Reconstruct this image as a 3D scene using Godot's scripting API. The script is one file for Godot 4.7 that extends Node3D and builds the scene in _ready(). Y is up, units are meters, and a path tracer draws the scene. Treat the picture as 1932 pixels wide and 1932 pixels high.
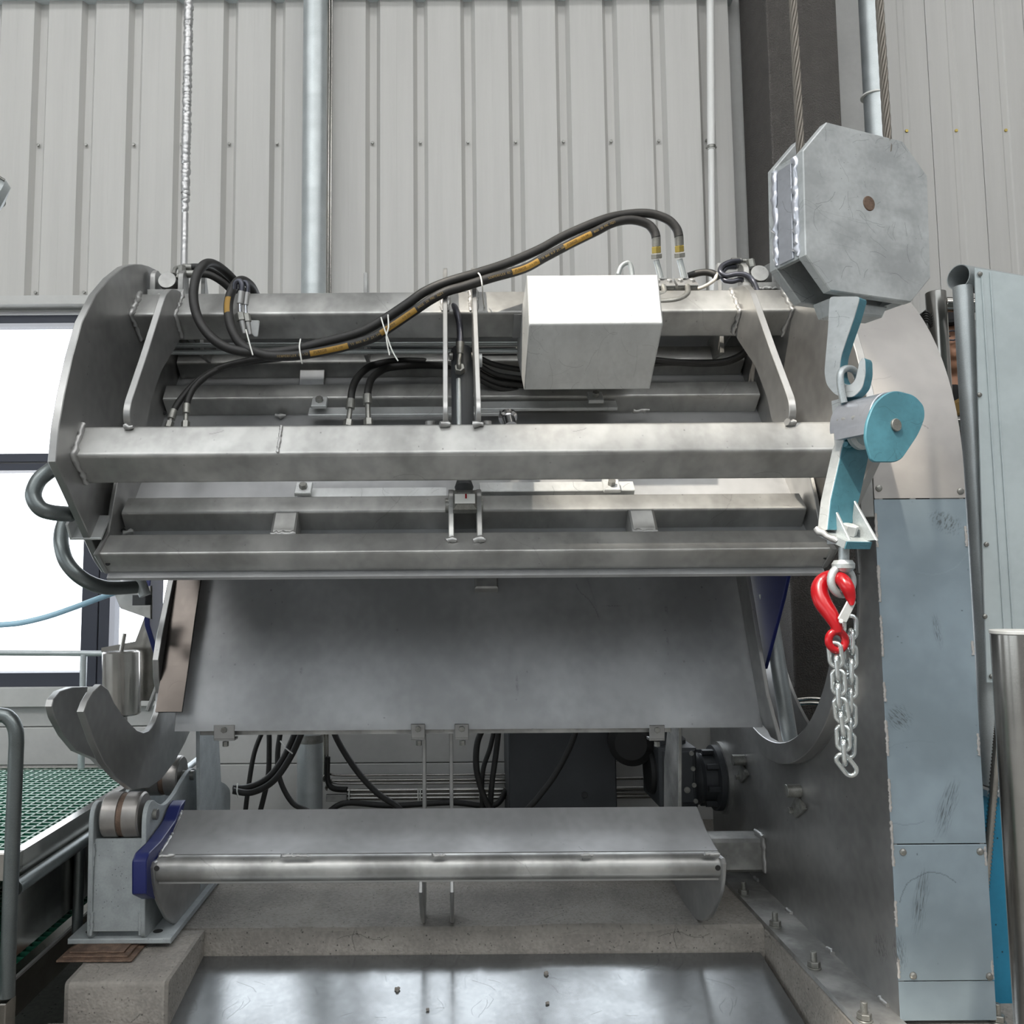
extends Node3D

# A hydraulic drum machine in a metal clad workshop. Metres, y up, camera looks along -z.
const AX := Vector3(1, 0, 0)
const UP := Vector3(0, 1, 0)
const FW := Vector3(0, 0, 1)
var M := {}
var rng := RandomNumberGenerator.new()
var names := {}


func _ready() -> void:
	rng.seed = 7
	light_and_camera()
	materials()
	build_hall()
	build_concrete()
	build_wall_fittings()
	build_drum()
	build_flap()
	build_ring()
	build_panel()
	build_housing()
	build_apron()
	build_stand()
	build_behind()
	build_hydraulics()
	build_hoses()
	build_platform()
	build_left_details()
	build_right_side()
	build_person()
	build_hoist()
	settle()


func light_and_camera() -> void:
	var cam := Camera3D.new()
	cam.name = "camera"
	cam.projection = Camera3D.PROJECTION_FRUSTUM
	cam.near = 0.05
	cam.far = 80.0
	cam.size = 2.0 * 0.05 * 966.0 / 1600.0
	cam.frustum_offset = Vector2(0.05 * 116.0 / 1600.0, 0.0)
	cam.position = Vector3(0, 1.7, 0)
	cam.rotation = Vector3(atan(0.0875), 0.0, -0.007)
	add_child(cam)
	cam.current = true
	var e := Environment.new()
	var sm := ProceduralSkyMaterial.new()
	sm.sky_top_color = Color(0.92, 0.945, 0.97)
	sm.sky_horizon_color = Color(0.95, 0.97, 1.0)
	sm.ground_bottom_color = Color(0.9, 0.91, 0.92)
	sm.ground_horizon_color = Color(0.95, 0.97, 1.0)
	sm.sky_energy_multiplier = 1.0
	sm.ground_energy_multiplier = 1.0
	sm.sun_angle_max = 2.0
	var sky := Sky.new()
	sky.sky_material = sm
	e.background_mode = Environment.BG_SKY
	e.sky = sky
	e.background_energy_multiplier = 8.5
	e.tonemap_mode = Environment.TONE_MAPPER_LINEAR
	e.tonemap_exposure = 0.585
	e.sdfgi_enabled = true
	e.ssao_enabled = true
	e.ssil_enabled = true
	var we := WorldEnvironment.new()
	we.name = "environment"
	we.environment = e
	add_child(we)
	var sun := DirectionalLight3D.new()
	sun.name = "sun"
	sun.light_color = Color(1.0, 0.96, 0.9)
	sun.light_energy = 3.6
	sun.light_angular_distance = 1.2
	sun.shadow_enabled = true
	add_child(sun)
	sun.look_at_from_position(Vector3.ZERO, Vector3(0.4, -0.8, -0.45), UP)
	# daylight through the translucent roof sheets, one lamp under each sheet
	for k in 3:
		var a := AreaLight3D.new()
		a.name = "roof_daylight"
		a.area_size = Vector2(15.0, 1.1)
		a.light_energy = [30.0, 66.0, 56.0][k]
		a.light_color = Color(1.0, 0.992, 0.982)
		a.area_range = 40.0
		a.area_attenuation = 2.0
		a.shadow_enabled = true
		add_child(a, true)
		a.position = Vector3(0.0, 7.93, [-1.1, 3.2, 4.7][k])
		a.rotation = Vector3(-PI / 2, 0, 0)
	# daylight through the glazed gate behind the camera
	var g := AreaLight3D.new()
	g.name = "gate_daylight"
	g.area_size = Vector2(16.0, 3.2)
	g.light_energy = 6.0
	g.light_color = Color(0.97, 0.985, 1.0)
	g.area_range = 40.0
	g.area_attenuation = 2.0
	g.shadow_enabled = true
	add_child(g)
	g.position = Vector3(0.1, 5.8, 10.2)
	# and through the glazed side wall at the left
	var l := AreaLight3D.new()
	l.name = "side_daylight"
	l.area_size = Vector2(12.0, 3.4)
	l.light_energy = 18.0
	l.light_color = Color(0.95, 0.98, 1.0)
	l.area_range = 40.0
	l.area_attenuation = 2.0
	l.shadow_enabled = true
	add_child(l)
	l.position = Vector3(-9.9, 2.7, 3.0)
	l.rotation = Vector3(0, -PI / 2, 0)


# ---------------------------------------------------------------- helpers
func S3() -> SurfaceTool:
	var st := SurfaceTool.new()
	st.begin(Mesh.PRIMITIVE_TRIANGLES)
	return st


func tri(st: SurfaceTool, a: Vector3, b: Vector3, c: Vector3, na: Vector3, nb: Vector3, nc: Vector3) -> void:
	if (b - a).cross(c - a).dot(na + nb + nc) > 0.0:
		st.set_normal(na); st.add_vertex(a)
		st.set_normal(nc); st.add_vertex(c)
		st.set_normal(nb); st.add_vertex(b)
	else:
		st.set_normal(na); st.add_vertex(a)
		st.set_normal(nb); st.add_vertex(b)
		st.set_normal(nc); st.add_vertex(c)


func quad(st: SurfaceTool, a: Vector3, b: Vector3, c: Vector3, d: Vector3, na: Vector3, nb := Vector3.ZERO, nc := Vector3.ZERO, nd := Vector3.ZERO) -> void:
	if nb == Vector3.ZERO:
		nb = na; nc = na; nd = na
	tri(st, a, b, c, na, nb, nc)
	tri(st, a, c, d, na, nc, nd)


# a polygon given along u and v, thickened by w, with its edges chamfered
func prism(st: SurfaceTool, given, o: Vector3, u: Vector3, v: Vector3, w: Vector3, bev := 0.0015, soft := 40.0) -> void:
	var pts := PackedVector2Array(given)
	var area := 0.0
	for i in pts.size():
		area += pts[i].cross(pts[(i + 1) % pts.size()])
	if area < 0.0:
		pts.reverse()
	var n := pts.size()
	var wn := w.normalized()
	bev = minf(bev, w.length() * 0.3)
	var en := PackedVector2Array()
	for i in n:
		var d := pts[(i + 1) % n] - pts[i]
		en.append(Vector2(d.y, -d.x).normalized())
	var ins := PackedVector2Array()
	for i in n:
		var a := en[(i + n - 1) % n]
		var b := en[i]
		ins.append(pts[i] - (a + b) / maxf(0.3, 1.0 + a.dot(b)) * bev)
	var idx := Geometry2D.triangulate_polygon(ins)
	if idx.is_empty():
		ins = pts
		idx = Geometry2D.triangulate_polygon(pts)
		if idx.is_empty():
			push_warning("polygon not filled %d" % n)
	for k in range(0, idx.size(), 3):
		var q := [ins[idx[k]], ins[idx[k + 1]], ins[idx[k + 2]]]
		var r := []
		for z in q:
			r.append(o + u * z.x + v * z.y)
		tri(st, r[0], r[1], r[2], -wn, -wn, -wn)
		tri(st, r[0] + w, r[1] + w, r[2] + w, wn, wn, wn)
	var lim := cos(deg_to_rad(soft))
	for i in n:
		var j := (i + 1) % n
		var e0 := en[(i + n - 1) % n]
		var e2 := en[j]
		var na := (e0 + en[i]).normalized() if e0.dot(en[i]) > lim else en[i]
		var nb := (e2 + en[i]).normalized() if e2.dot(en[i]) > lim else en[i]
		var n3a := (u * na.x + v * na.y).normalized()
		var n3b := (u * nb.x + v * nb.y).normalized()
		var a := o + u * pts[i].x + v * pts[i].y
		var b := o + u * pts[j].x + v * pts[j].y
		var ia := o + u * ins[i].x + v * ins[i].y
		var ib := o + u * ins[j].x + v * ins[j].y
		var g := wn * bev
		quad(st, a + g, b + g, b + w - g, a + w - g, n3a, n3b, n3b, n3a)
		if bev > 0.0:
			quad(st, ia, ib, b + g, a + g, (n3a - wn).normalized(), (n3b - wn).normalized(), (n3b - wn).normalized(), (n3a - wn).normalized())
			quad(st, ia + w, ib + w, b + w - g, a + w - g, (n3a + wn).normalized(), (n3b + wn).normalized(), (n3b + wn).normalized(), (n3a + wn).normalized())


# an outline in (z, y) carried along x
func px(st: SurfaceTool, pts, x0: float, x1: float, bev := 0.0015, soft := 40.0) -> void:
	prism(st, pts, Vector3(x0, 0, 0), FW, UP, Vector3(x1 - x0, 0, 0), bev, soft)


# an outline in (x, y) carried along z
func pz(st: SurfaceTool, pts, z0: float, z1: float, bev := 0.0015, soft := 40.0) -> void:
	prism(st, pts, Vector3(0, 0, z0), AX, UP, Vector3(0, 0, z1 - z0), bev, soft)


# an outline in (x, z) carried along y
func py(st: SurfaceTool, pts, y0: float, y1: float, bev := 0.0015, soft := 40.0) -> void:
	prism(st, pts, Vector3(0, y0, 0), AX, FW, Vector3(0, y1 - y0, 0), bev, soft)


func rect(w: float, h: float) -> PackedVector2Array:
	return PackedVector2Array([Vector2(-w / 2, -h / 2), Vector2(w / 2, -h / 2), Vector2(w / 2, h / 2), Vector2(-w / 2, h / 2)])


func circ(r: float, n := 24, c := Vector2.ZERO) -> PackedVector2Array:
	var a := PackedVector2Array()
	for i in n:
		a.append(c + Vector2.from_angle(TAU * i / n) * r)
	return a


func rounded(pts, r: float, n := 3) -> PackedVector2Array:
	var a := PackedVector2Array(pts)
	var out := PackedVector2Array()
	for i in a.size():
		var p := a[i]
		var d0 := a[(i + a.size() - 1) % a.size()] - p
		var d1 := a[(i + 1) % a.size()] - p
		var q := minf(r, minf(d0.length(), d1.length()) * 0.45)
		var s := p + d0.normalized() * q
		var e := p + d1.normalized() * q
		for k in n + 1:
			var t := float(k) / n
			out.append(s.lerp(p, t).lerp(p.lerp(e, t), t))
	return out


# a thin band of constant thickness along a line
func band(pts, th: float) -> PackedVector2Array:
	var a := PackedVector2Array(pts)
	var out := PackedVector2Array(a)
	for i in range(a.size() - 1, -1, -1):
		var t := (a[mini(i + 1, a.size() - 1)] - a[maxi(i - 1, 0)]).normalized()
		out.append(a[i] + Vector2(t.y, -t.x) * th)
	return out


func bx(st: SurfaceTool, c: Vector3, size: Vector3, b := Basis.IDENTITY, bev := 0.002) -> void:
	prism(st, rect(size.x, size.y), c - b.z * size.z / 2, b.x, b.y, b.z * size.z, bev)


func box2(st: SurfaceTool, a: Vector3, b: Vector3, bev := 0.002) -> void:
	bx(st, (a + b) / 2, (b - a).abs(), Basis.IDENTITY, bev)


func frame_of(d: Vector3) -> Array:
	var t := d.normalized()
	var u := t.cross(UP if absf(t.y) < 0.9 else AX).normalized()
	return [u, t.cross(u).normalized(), t]


func cyl(st: SurfaceTool, a: Vector3, b: Vector3, r: float, r1 := -1.0, seg := 24, bev := 0.001) -> void:
	if r1 < 0.0:
		r1 = r
	var f := frame_of(b - a)
	var t: Vector3 = f[2]
	var g := minf(bev, (b - a).length() * 0.3)
	var rings := [[a, maxf(r - g, 0.0)], [a + t * g, r], [b - t * g, r1], [b, maxf(r1 - g, 0.0)]]
	for i in seg:
		var c0: Vector3 = f[0] * cos(TAU * i / seg) + f[1] * sin(TAU * i / seg)
		var c1: Vector3 = f[0] * cos(TAU * (i + 1) / seg) + f[1] * sin(TAU * (i + 1) / seg)
		quad(st, rings[1][0] + c0 * r, rings[1][0] + c1 * r, rings[2][0] + c1 * r1, rings[2][0] + c0 * r1, c0, c1, c1, c0)
		for e in 2:
			var s := -t if e == 0 else t
			var k: Array = rings[0] if e == 0 else rings[3]
			var k2: Array = rings[1] if e == 0 else rings[2]
			quad(st, k[0] + c0 * k[1], k[0] + c1 * k[1], k2[0] + c1 * k2[1], k2[0] + c0 * k2[1], (c0 + s).normalized(), (c1 + s).normalized(), (c1 + s).normalized(), (c0 + s).normalized())
			tri(st, k[0], k[0] + c0 * k[1], k[0] + c1 * k[1], s, s, s)


# radius/height pairs turned about an axis
func lathe(st: SurfaceTool, prof: Array, o: Vector3, axis: Vector3, seg := 28) -> void:
	var f := frame_of(axis)
	for k in prof.size() - 1:
		var p: Vector2 = prof[k]
		var q: Vector2 = prof[k + 1]
		var d := q - p
		var nn := Vector2(d.y, -d.x).normalized()
		for i in seg:
			var c0: Vector3 = f[0] * cos(TAU * i / seg) + f[1] * sin(TAU * i / seg)
			var c1: Vector3 = f[0] * cos(TAU * (i + 1) / seg) + f[1] * sin(TAU * (i + 1) / seg)
			var n0: Vector3 = c0 * nn.x + f[2] * nn.y
			var n1: Vector3 = c1 * nn.x + f[2] * nn.y
			quad(st, o + c0 * p.x + f[2] * p.y, o + c1 * p.x + f[2] * p.y, o + c1 * q.x + f[2] * q.y, o + c0 * q.x + f[2] * q.y, n0, n1, n1, n0)


func spline(pts: Array, per := 8) -> Array:
	var out := []
	for i in pts.size() - 1:
		var p0: Vector3 = pts[maxi(i - 1, 0)]
		var p1: Vector3 = pts[i]
		var p2: Vector3 = pts[i + 1]
		var p3: Vector3 = pts[mini(i + 2, pts.size() - 1)]
		for k in per:
			out.append(p1.cubic_interpolate(p2, p0, p3, float(k) / per))
	out.append(pts[-1])
	return out


# a round bar along points; rr is a radius or a list of radii
func tube(st: SurfaceTool, pts: Array, rr, seg := 12, closed := false) -> void:
	var n := pts.size()
	var us := []
	var ts := []
	var u := Vector3.ZERO
	for i in n:
		var t: Vector3
		if closed:
			t = (pts[(i + 1) % n] - pts[(i + n - 1) % n]).normalized()
		else:
			t = (pts[mini(i + 1, n - 1)] - pts[maxi(i - 1, 0)]).normalized()
		if i == 0:
			u = frame_of(t)[0]
		u = (u - t * u.dot(t)).normalized()
		us.append(u)
		ts.append(t)
	for i in (n if closed else n - 1):
		var j := (i + 1) % n
		var ra: float = rr[i] if rr is Array else rr
		var rb: float = rr[j] if rr is Array else rr
		var v0: Vector3 = ts[i].cross(us[i])
		var v1: Vector3 = ts[j].cross(us[j])
		for k in seg:
			var a := TAU * k / seg
			var b := TAU * (k + 1) / seg
			var n0: Vector3 = us[i] * cos(a) + v0 * sin(a)
			var n1: Vector3 = us[i] * cos(b) + v0 * sin(b)
			var n2: Vector3 = us[j] * cos(b) + v1 * sin(b)
			var n3: Vector3 = us[j] * cos(a) + v1 * sin(a)
			quad(st, pts[i] + n0 * ra, pts[i] + n1 * ra, pts[j] + n2 * rb, pts[j] + n3 * rb, n0, n1, n2, n3)
	if not closed:
		for e in [0, n - 1]:
			var s: Vector3 = ts[e] * (-1.0 if e == 0 else 1.0)
			var v: Vector3 = ts[e].cross(us[e])
			var r: float = rr[e] if rr is Array else rr
			for k in seg:
				var a := TAU * k / seg
				var b := TAU * (k + 1) / seg
				tri(st, pts[e], pts[e] + (us[e] * cos(a) + v * sin(a)) * r, pts[e] + (us[e] * cos(b) + v * sin(b)) * r, s, s, s)


func hexa(st: SurfaceTool, a: Vector3, b: Vector3, r: float, turn := 0.3) -> void:
	var f := frame_of(b - a)
	var p := PackedVector2Array()
	for i in 6:
		p.append(Vector2.from_angle(turn + TAU * i / 6) * r)
	prism(st, p, a, f[0], f[1], b - a, r * 0.08, 10.0)


# a lumpy bead of weld metal
func weld(parent: Node3D, pts: Array, r := 0.005, mat := "weld") -> void:
	var st := S3()
	r *= 1.15
	var line := []
	var rad := []
	for i in pts.size() - 1:
		var a: Vector3 = pts[i]
		var b: Vector3 = pts[i + 1]
		var k := maxi(3, int(a.distance_to(b) / (r * 1.2)))
		for q in k:
			line.append(a.lerp(b, float(q) / k) + Vector3(rng.randf_range(-r, r), rng.randf_range(-r, r), rng.randf_range(-r, r)) * 0.34)
			rad.append(r * rng.randf_range(0.75, 1.6))
	line.append(pts[-1])
	rad.append(r * 0.7)
	tube(st, line, rad, 7)
	part(parent, "weld_bead", st, mat)


func mat_of(m) -> Material:
	return M[m] if m is String else m


func numbered(called: String) -> String:
	var k: int = names.get(called, 0)
	names[called] = k + 1
	return called if k == 0 else "%s_%03d" % [called, k]


func part(parent: Node3D, called: String, st: SurfaceTool, m, label := "") -> MeshInstance3D:
	var o := MeshInstance3D.new()
	o.name = called
	o.mesh = st.commit()
	o.material_override = mat_of(m)
	if label:
		o.set_meta("label", label)
	parent.add_child(o, true)
	return o


func thing(called: String, label: String, category: String, group := "") -> Node3D:
	var o := Node3D.new()
	o.name = numbered(called)
	o.set_meta("label", label)
	o.set_meta("category", category)
	if group:
		o.set_meta("group", group)
	add_child(o)
	return o


func solo(called: String, st: SurfaceTool, m, label: String, category: String, group := "") -> MeshInstance3D:
	var o := MeshInstance3D.new()
	o.name = numbered(called)
	o.mesh = st.commit()
	o.material_override = mat_of(m)
	o.set_meta("label", label)
	o.set_meta("category", category)
	if group:
		o.set_meta("group", group)
	add_child(o)
	return o


func setting(called: String, label := "") -> Node3D:
	var o := Node3D.new()
	o.name = called
	o.set_meta("kind", "structure")
	if label:
		o.set_meta("label", label)
	add_child(o)
	return o


func settle() -> void:
	# every thing's own point is moved to the middle of its base
	for o in get_children():
		if not (o is Node3D) or o is MeshInstance3D or o is Light3D or o is Camera3D or o.get_child_count() == 0 or o.position != Vector3.ZERO:
			continue
		var ab := AABB()
		var first := true
		for c in o.find_children("*", "MeshInstance3D", true, false):
			var m: MeshInstance3D = c
			var t := m.transform
			var up: Node = m.get_parent()
			while up != o:
				t = up.transform * t
				up = up.get_parent()
			var b := t * m.get_aabb()
			ab = b if first else ab.merge(b)
			first = false
		if first:
			continue
		var at := Vector3(ab.get_center().x, ab.position.y, ab.get_center().z)
		o.position = at
		for c in o.get_children():
			c.position -= at



# ---------------------------------------------------------------- materials
func noise(freq: float, sd: int, oct := 4, type := FastNoiseLite.TYPE_SIMPLEX_SMOOTH) -> Image:
	var n := FastNoiseLite.new()
	n.noise_type = type
	n.frequency = freq
	n.seed = sd
	n.fractal_octaves = oct
	return n.get_seamless_image(512, 512)


# coarse and fine mottling between two tones, with specks and scratches
func skin(lo: float, hi: float, sd: int, coarse := 0.012, fine := 0.09, mix := 0.35, specks := 0, speck_tone := 0.4, scratches := 0, scratch_tone := 0.7, tint := Color.WHITE, stretch := 1) -> ImageTexture:
	var ia := noise(coarse, sd)
	var ib := noise(fine, sd + 1, 3)
	ia.convert(Image.FORMAT_L8)
	ib.convert(Image.FORMAT_L8)
	var a := ia.get_data()
	var b := ib.get_data()
	var ramp := PackedByteArray()
	for i in 256:
		var k := lerpf(lo, hi, smoothstep(0.15, 0.85, i / 255.0))
		ramp.append_array([int(255 * k * tint.r), int(255 * k * tint.g), int(255 * k * tint.b)])
	var out := PackedByteArray()
	out.resize(512 * 512 * 3)
	var m := int(mix * 256.0)
	var at := 0
	for y in 512:
		var row := y * 512
		for x in 512:
			var t := (a[row + x] * (256 - m) + b[row + (x * stretch & 511)] * m) / 256 * 3
			out[at] = ramp[t]
			out[at + 1] = ramp[t + 1]
			out[at + 2] = ramp[t + 2]
			at += 3
	var im := Image.create_from_data(512, 512, false, Image.FORMAT_RGB8, out)
	var r := RandomNumberGenerator.new()
	r.seed = sd
	for i in specks:
		var k := speck_tone * r.randf_range(0.8, 1.2)
		var x := r.randi() % 509
		var y := r.randi() % 509
		im.fill_rect(Rect2i(x, y, 1 + r.randi() % 2, 1 + r.randi() % 2), Color(k, k, k) * tint)
	for i in scratches:
		var p := Vector2(r.randf() * 512, r.randf() * 512)
		var d := r.randf() * TAU
		var bend := r.randf_range(-0.06, 0.06)
		var k := scratch_tone * r.randf_range(0.8, 1.15)
		for q in r.randi_range(12, 90):
			p += Vector2.from_angle(d)
			d += bend * 0.35 + r.randf_range(-0.12, 0.12)
			var xx := posmod(int(p.x), 512)
			var yy := posmod(int(p.y), 512)
			im.set_pixel(xx, yy, im.get_pixel(xx, yy) * Color(k, k, k))
	return ImageTexture.create_from_image(im)


func mk(called: String, col: Color, metal: float, rough: float, tex: Texture2D = null, scale := 1.5, rtex: Texture2D = null) -> StandardMaterial3D:
	var m := StandardMaterial3D.new()
	m.resource_name = called
	m.albedo_color = col
	m.metallic = metal
	m.roughness = rough
	if tex or rtex:
		m.uv1_triplanar = true
		m.uv1_world_triplanar = true
		m.uv1_scale = Vector3(scale, scale, scale)
	if tex:
		m.albedo_texture = tex
	if rtex:
		m.roughness_texture = rtex
	M[called] = m
	return m


func bump(m: StandardMaterial3D, tex: Texture2D, cm: float) -> void:
	m.heightmap_enabled = true
	m.heightmap_texture = tex
	m.heightmap_scale = cm


func materials() -> void:
	var galv := skin(0.86, 1.0, 11, 0.006, 0.06, 0.3, 60, 0.75, 3, 0.9)
	var blotch := skin(0.74, 1.0, 31, 0.008, 0.05, 0.22, 50, 0.6, 20, 0.9)
	var scribble := skin(0.82, 1.0, 33, 0.006, 0.05, 0.25, 40, 0.5, 46, 0.66)
	var smudge := skin(0.86, 1.0, 35, 0.004, 0.03, 0.2, 60, 0.7, 14, 0.93, Color.WHITE)
	var sheen := skin(0.75, 1.0, 12, 0.01, 0.12, 0.4)
	var brushed := skin(0.85, 1.0, 13, 0.006, 0.2, 0.6, 0, 0.4, 0, 0.7, Color.WHITE, 4)
	var scuffed := skin(0.90, 1.0, 14, 0.006, 0.05, 0.3, 60, 0.65, 70, 0.86)
	var cast := skin(0.82, 1.0, 15, 0.007, 0.1, 0.45, 900, 0.5, 14, 0.8, Color(1.0, 0.985, 0.965))
	var cast_bump := skin(0.3, 1.0, 16, 0.02, 0.2, 0.5, 500, 0.1)
	var pitted := skin(0.9, 1.0, 17, 0.012, 0.1, 0.3, 170, 0.3)
	var rust := skin(0.66, 1.0, 19, 0.012, 0.1, 0.4, 120, 0.5)
	var plain := skin(0.95, 1.0, 20, 0.006, 0.05, 0.3)
	var streak := skin(0.965, 1.0, 41, 0.006, 0.05, 0.3)
	var spray := skin(0.0, 1.0, 43, 0.05, 0.16, 0.5)
	mk("steel", Color(0.71, 0.71, 0.70), 0.68, 0.5, blotch, 1.0, sheen)
	mk("plate", Color(0.66, 0.66, 0.655), 0.76, 0.44, galv, 0.7, sheen)
	mk("panel", Color(0.70, 0.705, 0.71), 0.55, 0.5, galv, 0.6, sheen)
	mk("chute", Color(0.565, 0.575, 0.58), 0.8, 0.24, scuffed, 1.3, sheen)
	mk("zinc", Color(0.80, 0.81, 0.81), 0.55, 0.5, scuffed, 1.7)
	mk("hoist", Color(0.765, 0.78, 0.78), 0.3, 0.45, scribble, 2.6)
	mk("cover", Color(0.71, 0.695, 0.68), 0.15, 0.5, smudge, 0.8)
	mk("cover_blue", Color(0.575, 0.635, 0.67), 0.2, 0.42, smudge, 0.8)
	mk("galvanised", Color(0.76, 0.785, 0.79), 0.55, 0.4, brushed, 2.0)
	mk("dull_tube", Color(0.47, 0.495, 0.495), 0.85, 0.36, brushed, 2.0)
	mk("liner", Color(0.33, 0.31, 0.295), 1.0, 0.22, smudge, 2.0)
	mk("dull_plate", Color(0.56, 0.56, 0.56), 0.45, 0.52, galv, 0.7, sheen)
	mk("smear", Color(0.42, 0.43, 0.44), 0.4, 0.5)
	mk("stainless", Color(0.72, 0.71, 0.69), 1.0, 0.2, brushed, 3.0)
	mk("chrome", Color(0.85, 0.85, 0.86), 1.0, 0.1)
	mk("weld", Color(0.66, 0.66, 0.655), 0.7, 0.4)
	mk("foil_grey", Color(0.80, 0.81, 0.84), 0.8, 0.32, scuffed, 2.5)
	mk("foil", Color(0.72, 0.72, 0.72), 0.6, 0.3)
	mk("fitting", Color(0.62, 0.62, 0.6), 0.7, 0.4, sheen, 4.0)
	mk("brass", Color(0.72, 0.64, 0.36), 0.8, 0.35)
	mk("gun_blue", Color(0.30, 0.305, 0.335), 0.7, 0.35)
	mk("rubber", Color(0.13, 0.127, 0.122), 0.0, 0.55, sheen, 6.0)
	mk("yellow", Color(0.56, 0.43, 0.15), 0.0, 0.6)
	mk("print", Color(0.55, 0.47, 0.3), 0.0, 0.7)
	mk("ink", Color(0.16, 0.12, 0.05), 0.0, 0.7)
	mk("tie", Color(0.86, 0.86, 0.84), 0.0, 0.5)
	mk("navy", Color(0.10, 0.135, 0.36), 0.0, 0.4, plain, 2.0)
	mk("teal", Color(0.32, 0.54, 0.60), 0.05, 0.4, scribble, 3.0)
	mk("red", Color(0.56, 0.05, 0.08), 0.0, 0.25)
	mk("grey_paint", Color(0.62, 0.645, 0.65), 0.0, 0.55, pitted, 1.8)
	mk("dark_paint", Color(0.235, 0.245, 0.255), 0.1, 0.55, plain, 2.0)
	mk("black", Color(0.07, 0.07, 0.07), 0.0, 0.6)
	mk("rusty", Color(0.52, 0.43, 0.37), 0.4, 0.6, rust, 3.0)
	mk("wear", Color(0.64, 0.625, 0.61), 0.7, 0.38, smudge, 3.0)
	bump(mk("concrete", Color(0.575, 0.565, 0.55), 0.0, 0.85, cast, 0.9), cast_bump, 0.35)
	bump(mk("column", Color(0.40, 0.385, 0.37), 0.0, 0.8, plain, 3.0), spray, 1.2)
	mk("blue_wall", Color(0.10, 0.47, 0.60), 0.0, 0.55, pitted, 1.0)
	mk("clad", Color(0.725, 0.72, 0.705), 0.0, 0.42, streak, 0.8).uv1_scale = Vector3(2.2, 0.1, 2.2)
	mk("clad_flat", Color(0.73, 0.73, 0.72), 0.0, 0.5, plain, 0.8)
	mk("hall", Color(0.66, 0.66, 0.66), 0.0, 0.8)
	mk("hall_floor", Color(0.62, 0.62, 0.615), 0.0, 0.7, cast, 0.6)
	mk("window_frame", Color(0.22, 0.23, 0.27), 0.2, 0.45)
	mk("flashing", Color(0.82, 0.85, 0.86), 0.1, 0.4)
	mk("green", Color(0.05, 0.36, 0.27), 0.0, 0.6, plain, 3.0)
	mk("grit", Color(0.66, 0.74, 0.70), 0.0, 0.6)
	mk("skin", Color(0.66, 0.49, 0.39), 0.0, 0.55)
	mk("cloth", Color(0.08, 0.08, 0.085), 0.0, 0.9)
	mk("khaki", Color(0.52, 0.42, 0.24), 0.0, 0.9)
	mk("white_paint", Color(0.86, 0.86, 0.85), 0.0, 0.45)
	mk("pale_blue", Color(0.71, 0.75, 0.755), 0.05, 0.45, plain, 1.0)
	mk("sheath", Color(0.80, 0.78, 0.74), 0.0, 0.6)
	var im := Image.create(128, 128, false, Image.FORMAT_RGBA8)
	var na := noise(0.03, 51, 3)
	for y in 128:
		for x in 128:
			var d := Vector2(x - 64, y - 64).length() / 64.0
			var a := clampf(1.15 - d * 1.2, 0.0, 1.0) * smoothstep(0.45, 0.75, na.get_pixel(x * 4, y).r)
			im.set_pixel(x, y, Color(0.22, 0.23, 0.23, a * 0.75))
	var dirt := StandardMaterial3D.new()
	dirt.albedo_texture = ImageTexture.create_from_image(im)
	dirt.transparency = BaseMaterial3D.TRANSPARENCY_ALPHA
	dirt.roughness = 0.7
	M["dirt"] = dirt
	var hose := mk("clear_hose", Color(0.70, 0.84, 0.90), 0.0, 0.3)
	hose.backlight_enabled = true
	hose.backlight = Color(0.5, 0.6, 0.65)
	var g := mk("glass", Color(0.9, 0.95, 0.96, 0.05), 0.0, 0.03)
	g.transparency = BaseMaterial3D.TRANSPARENCY_ALPHA
	var rl := mk("roof_sheet", Color(0.85, 0.87, 0.88), 0.0, 0.6)
	rl.emission_enabled = true
	rl.emission = Color(0.95, 0.98, 1.0)
	rl.emission_energy_multiplier = 2.0


# ---------------------------------------------------------------- hall
func slab(parent: Node3D, a: Vector3, b: Vector3, m: String, called := "slab") -> void:
	var st := S3()
	box2(st, a, b, 0.0)
	part(parent, called, st, m)


func sheet(parent: Node3D, called: String, xc: float, half: float, y0: float, y1: float, zf: float, deep: float, vw: float, fl: float, m: String) -> void:
	# one cladding sheet from the middle of one flat to the next, with the valley at xc
	var front := [Vector2(xc - half, zf), Vector2(xc - vw - fl, zf), Vector2(xc - vw, zf - deep), Vector2(xc + vw, zf - deep), Vector2(xc + vw + fl, zf), Vector2(xc + half, zf)]
	var st := S3()
	py(st, band(front, 0.004), y0, y1, 0.0, 10.0)
	part(parent, called, st, m)


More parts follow.
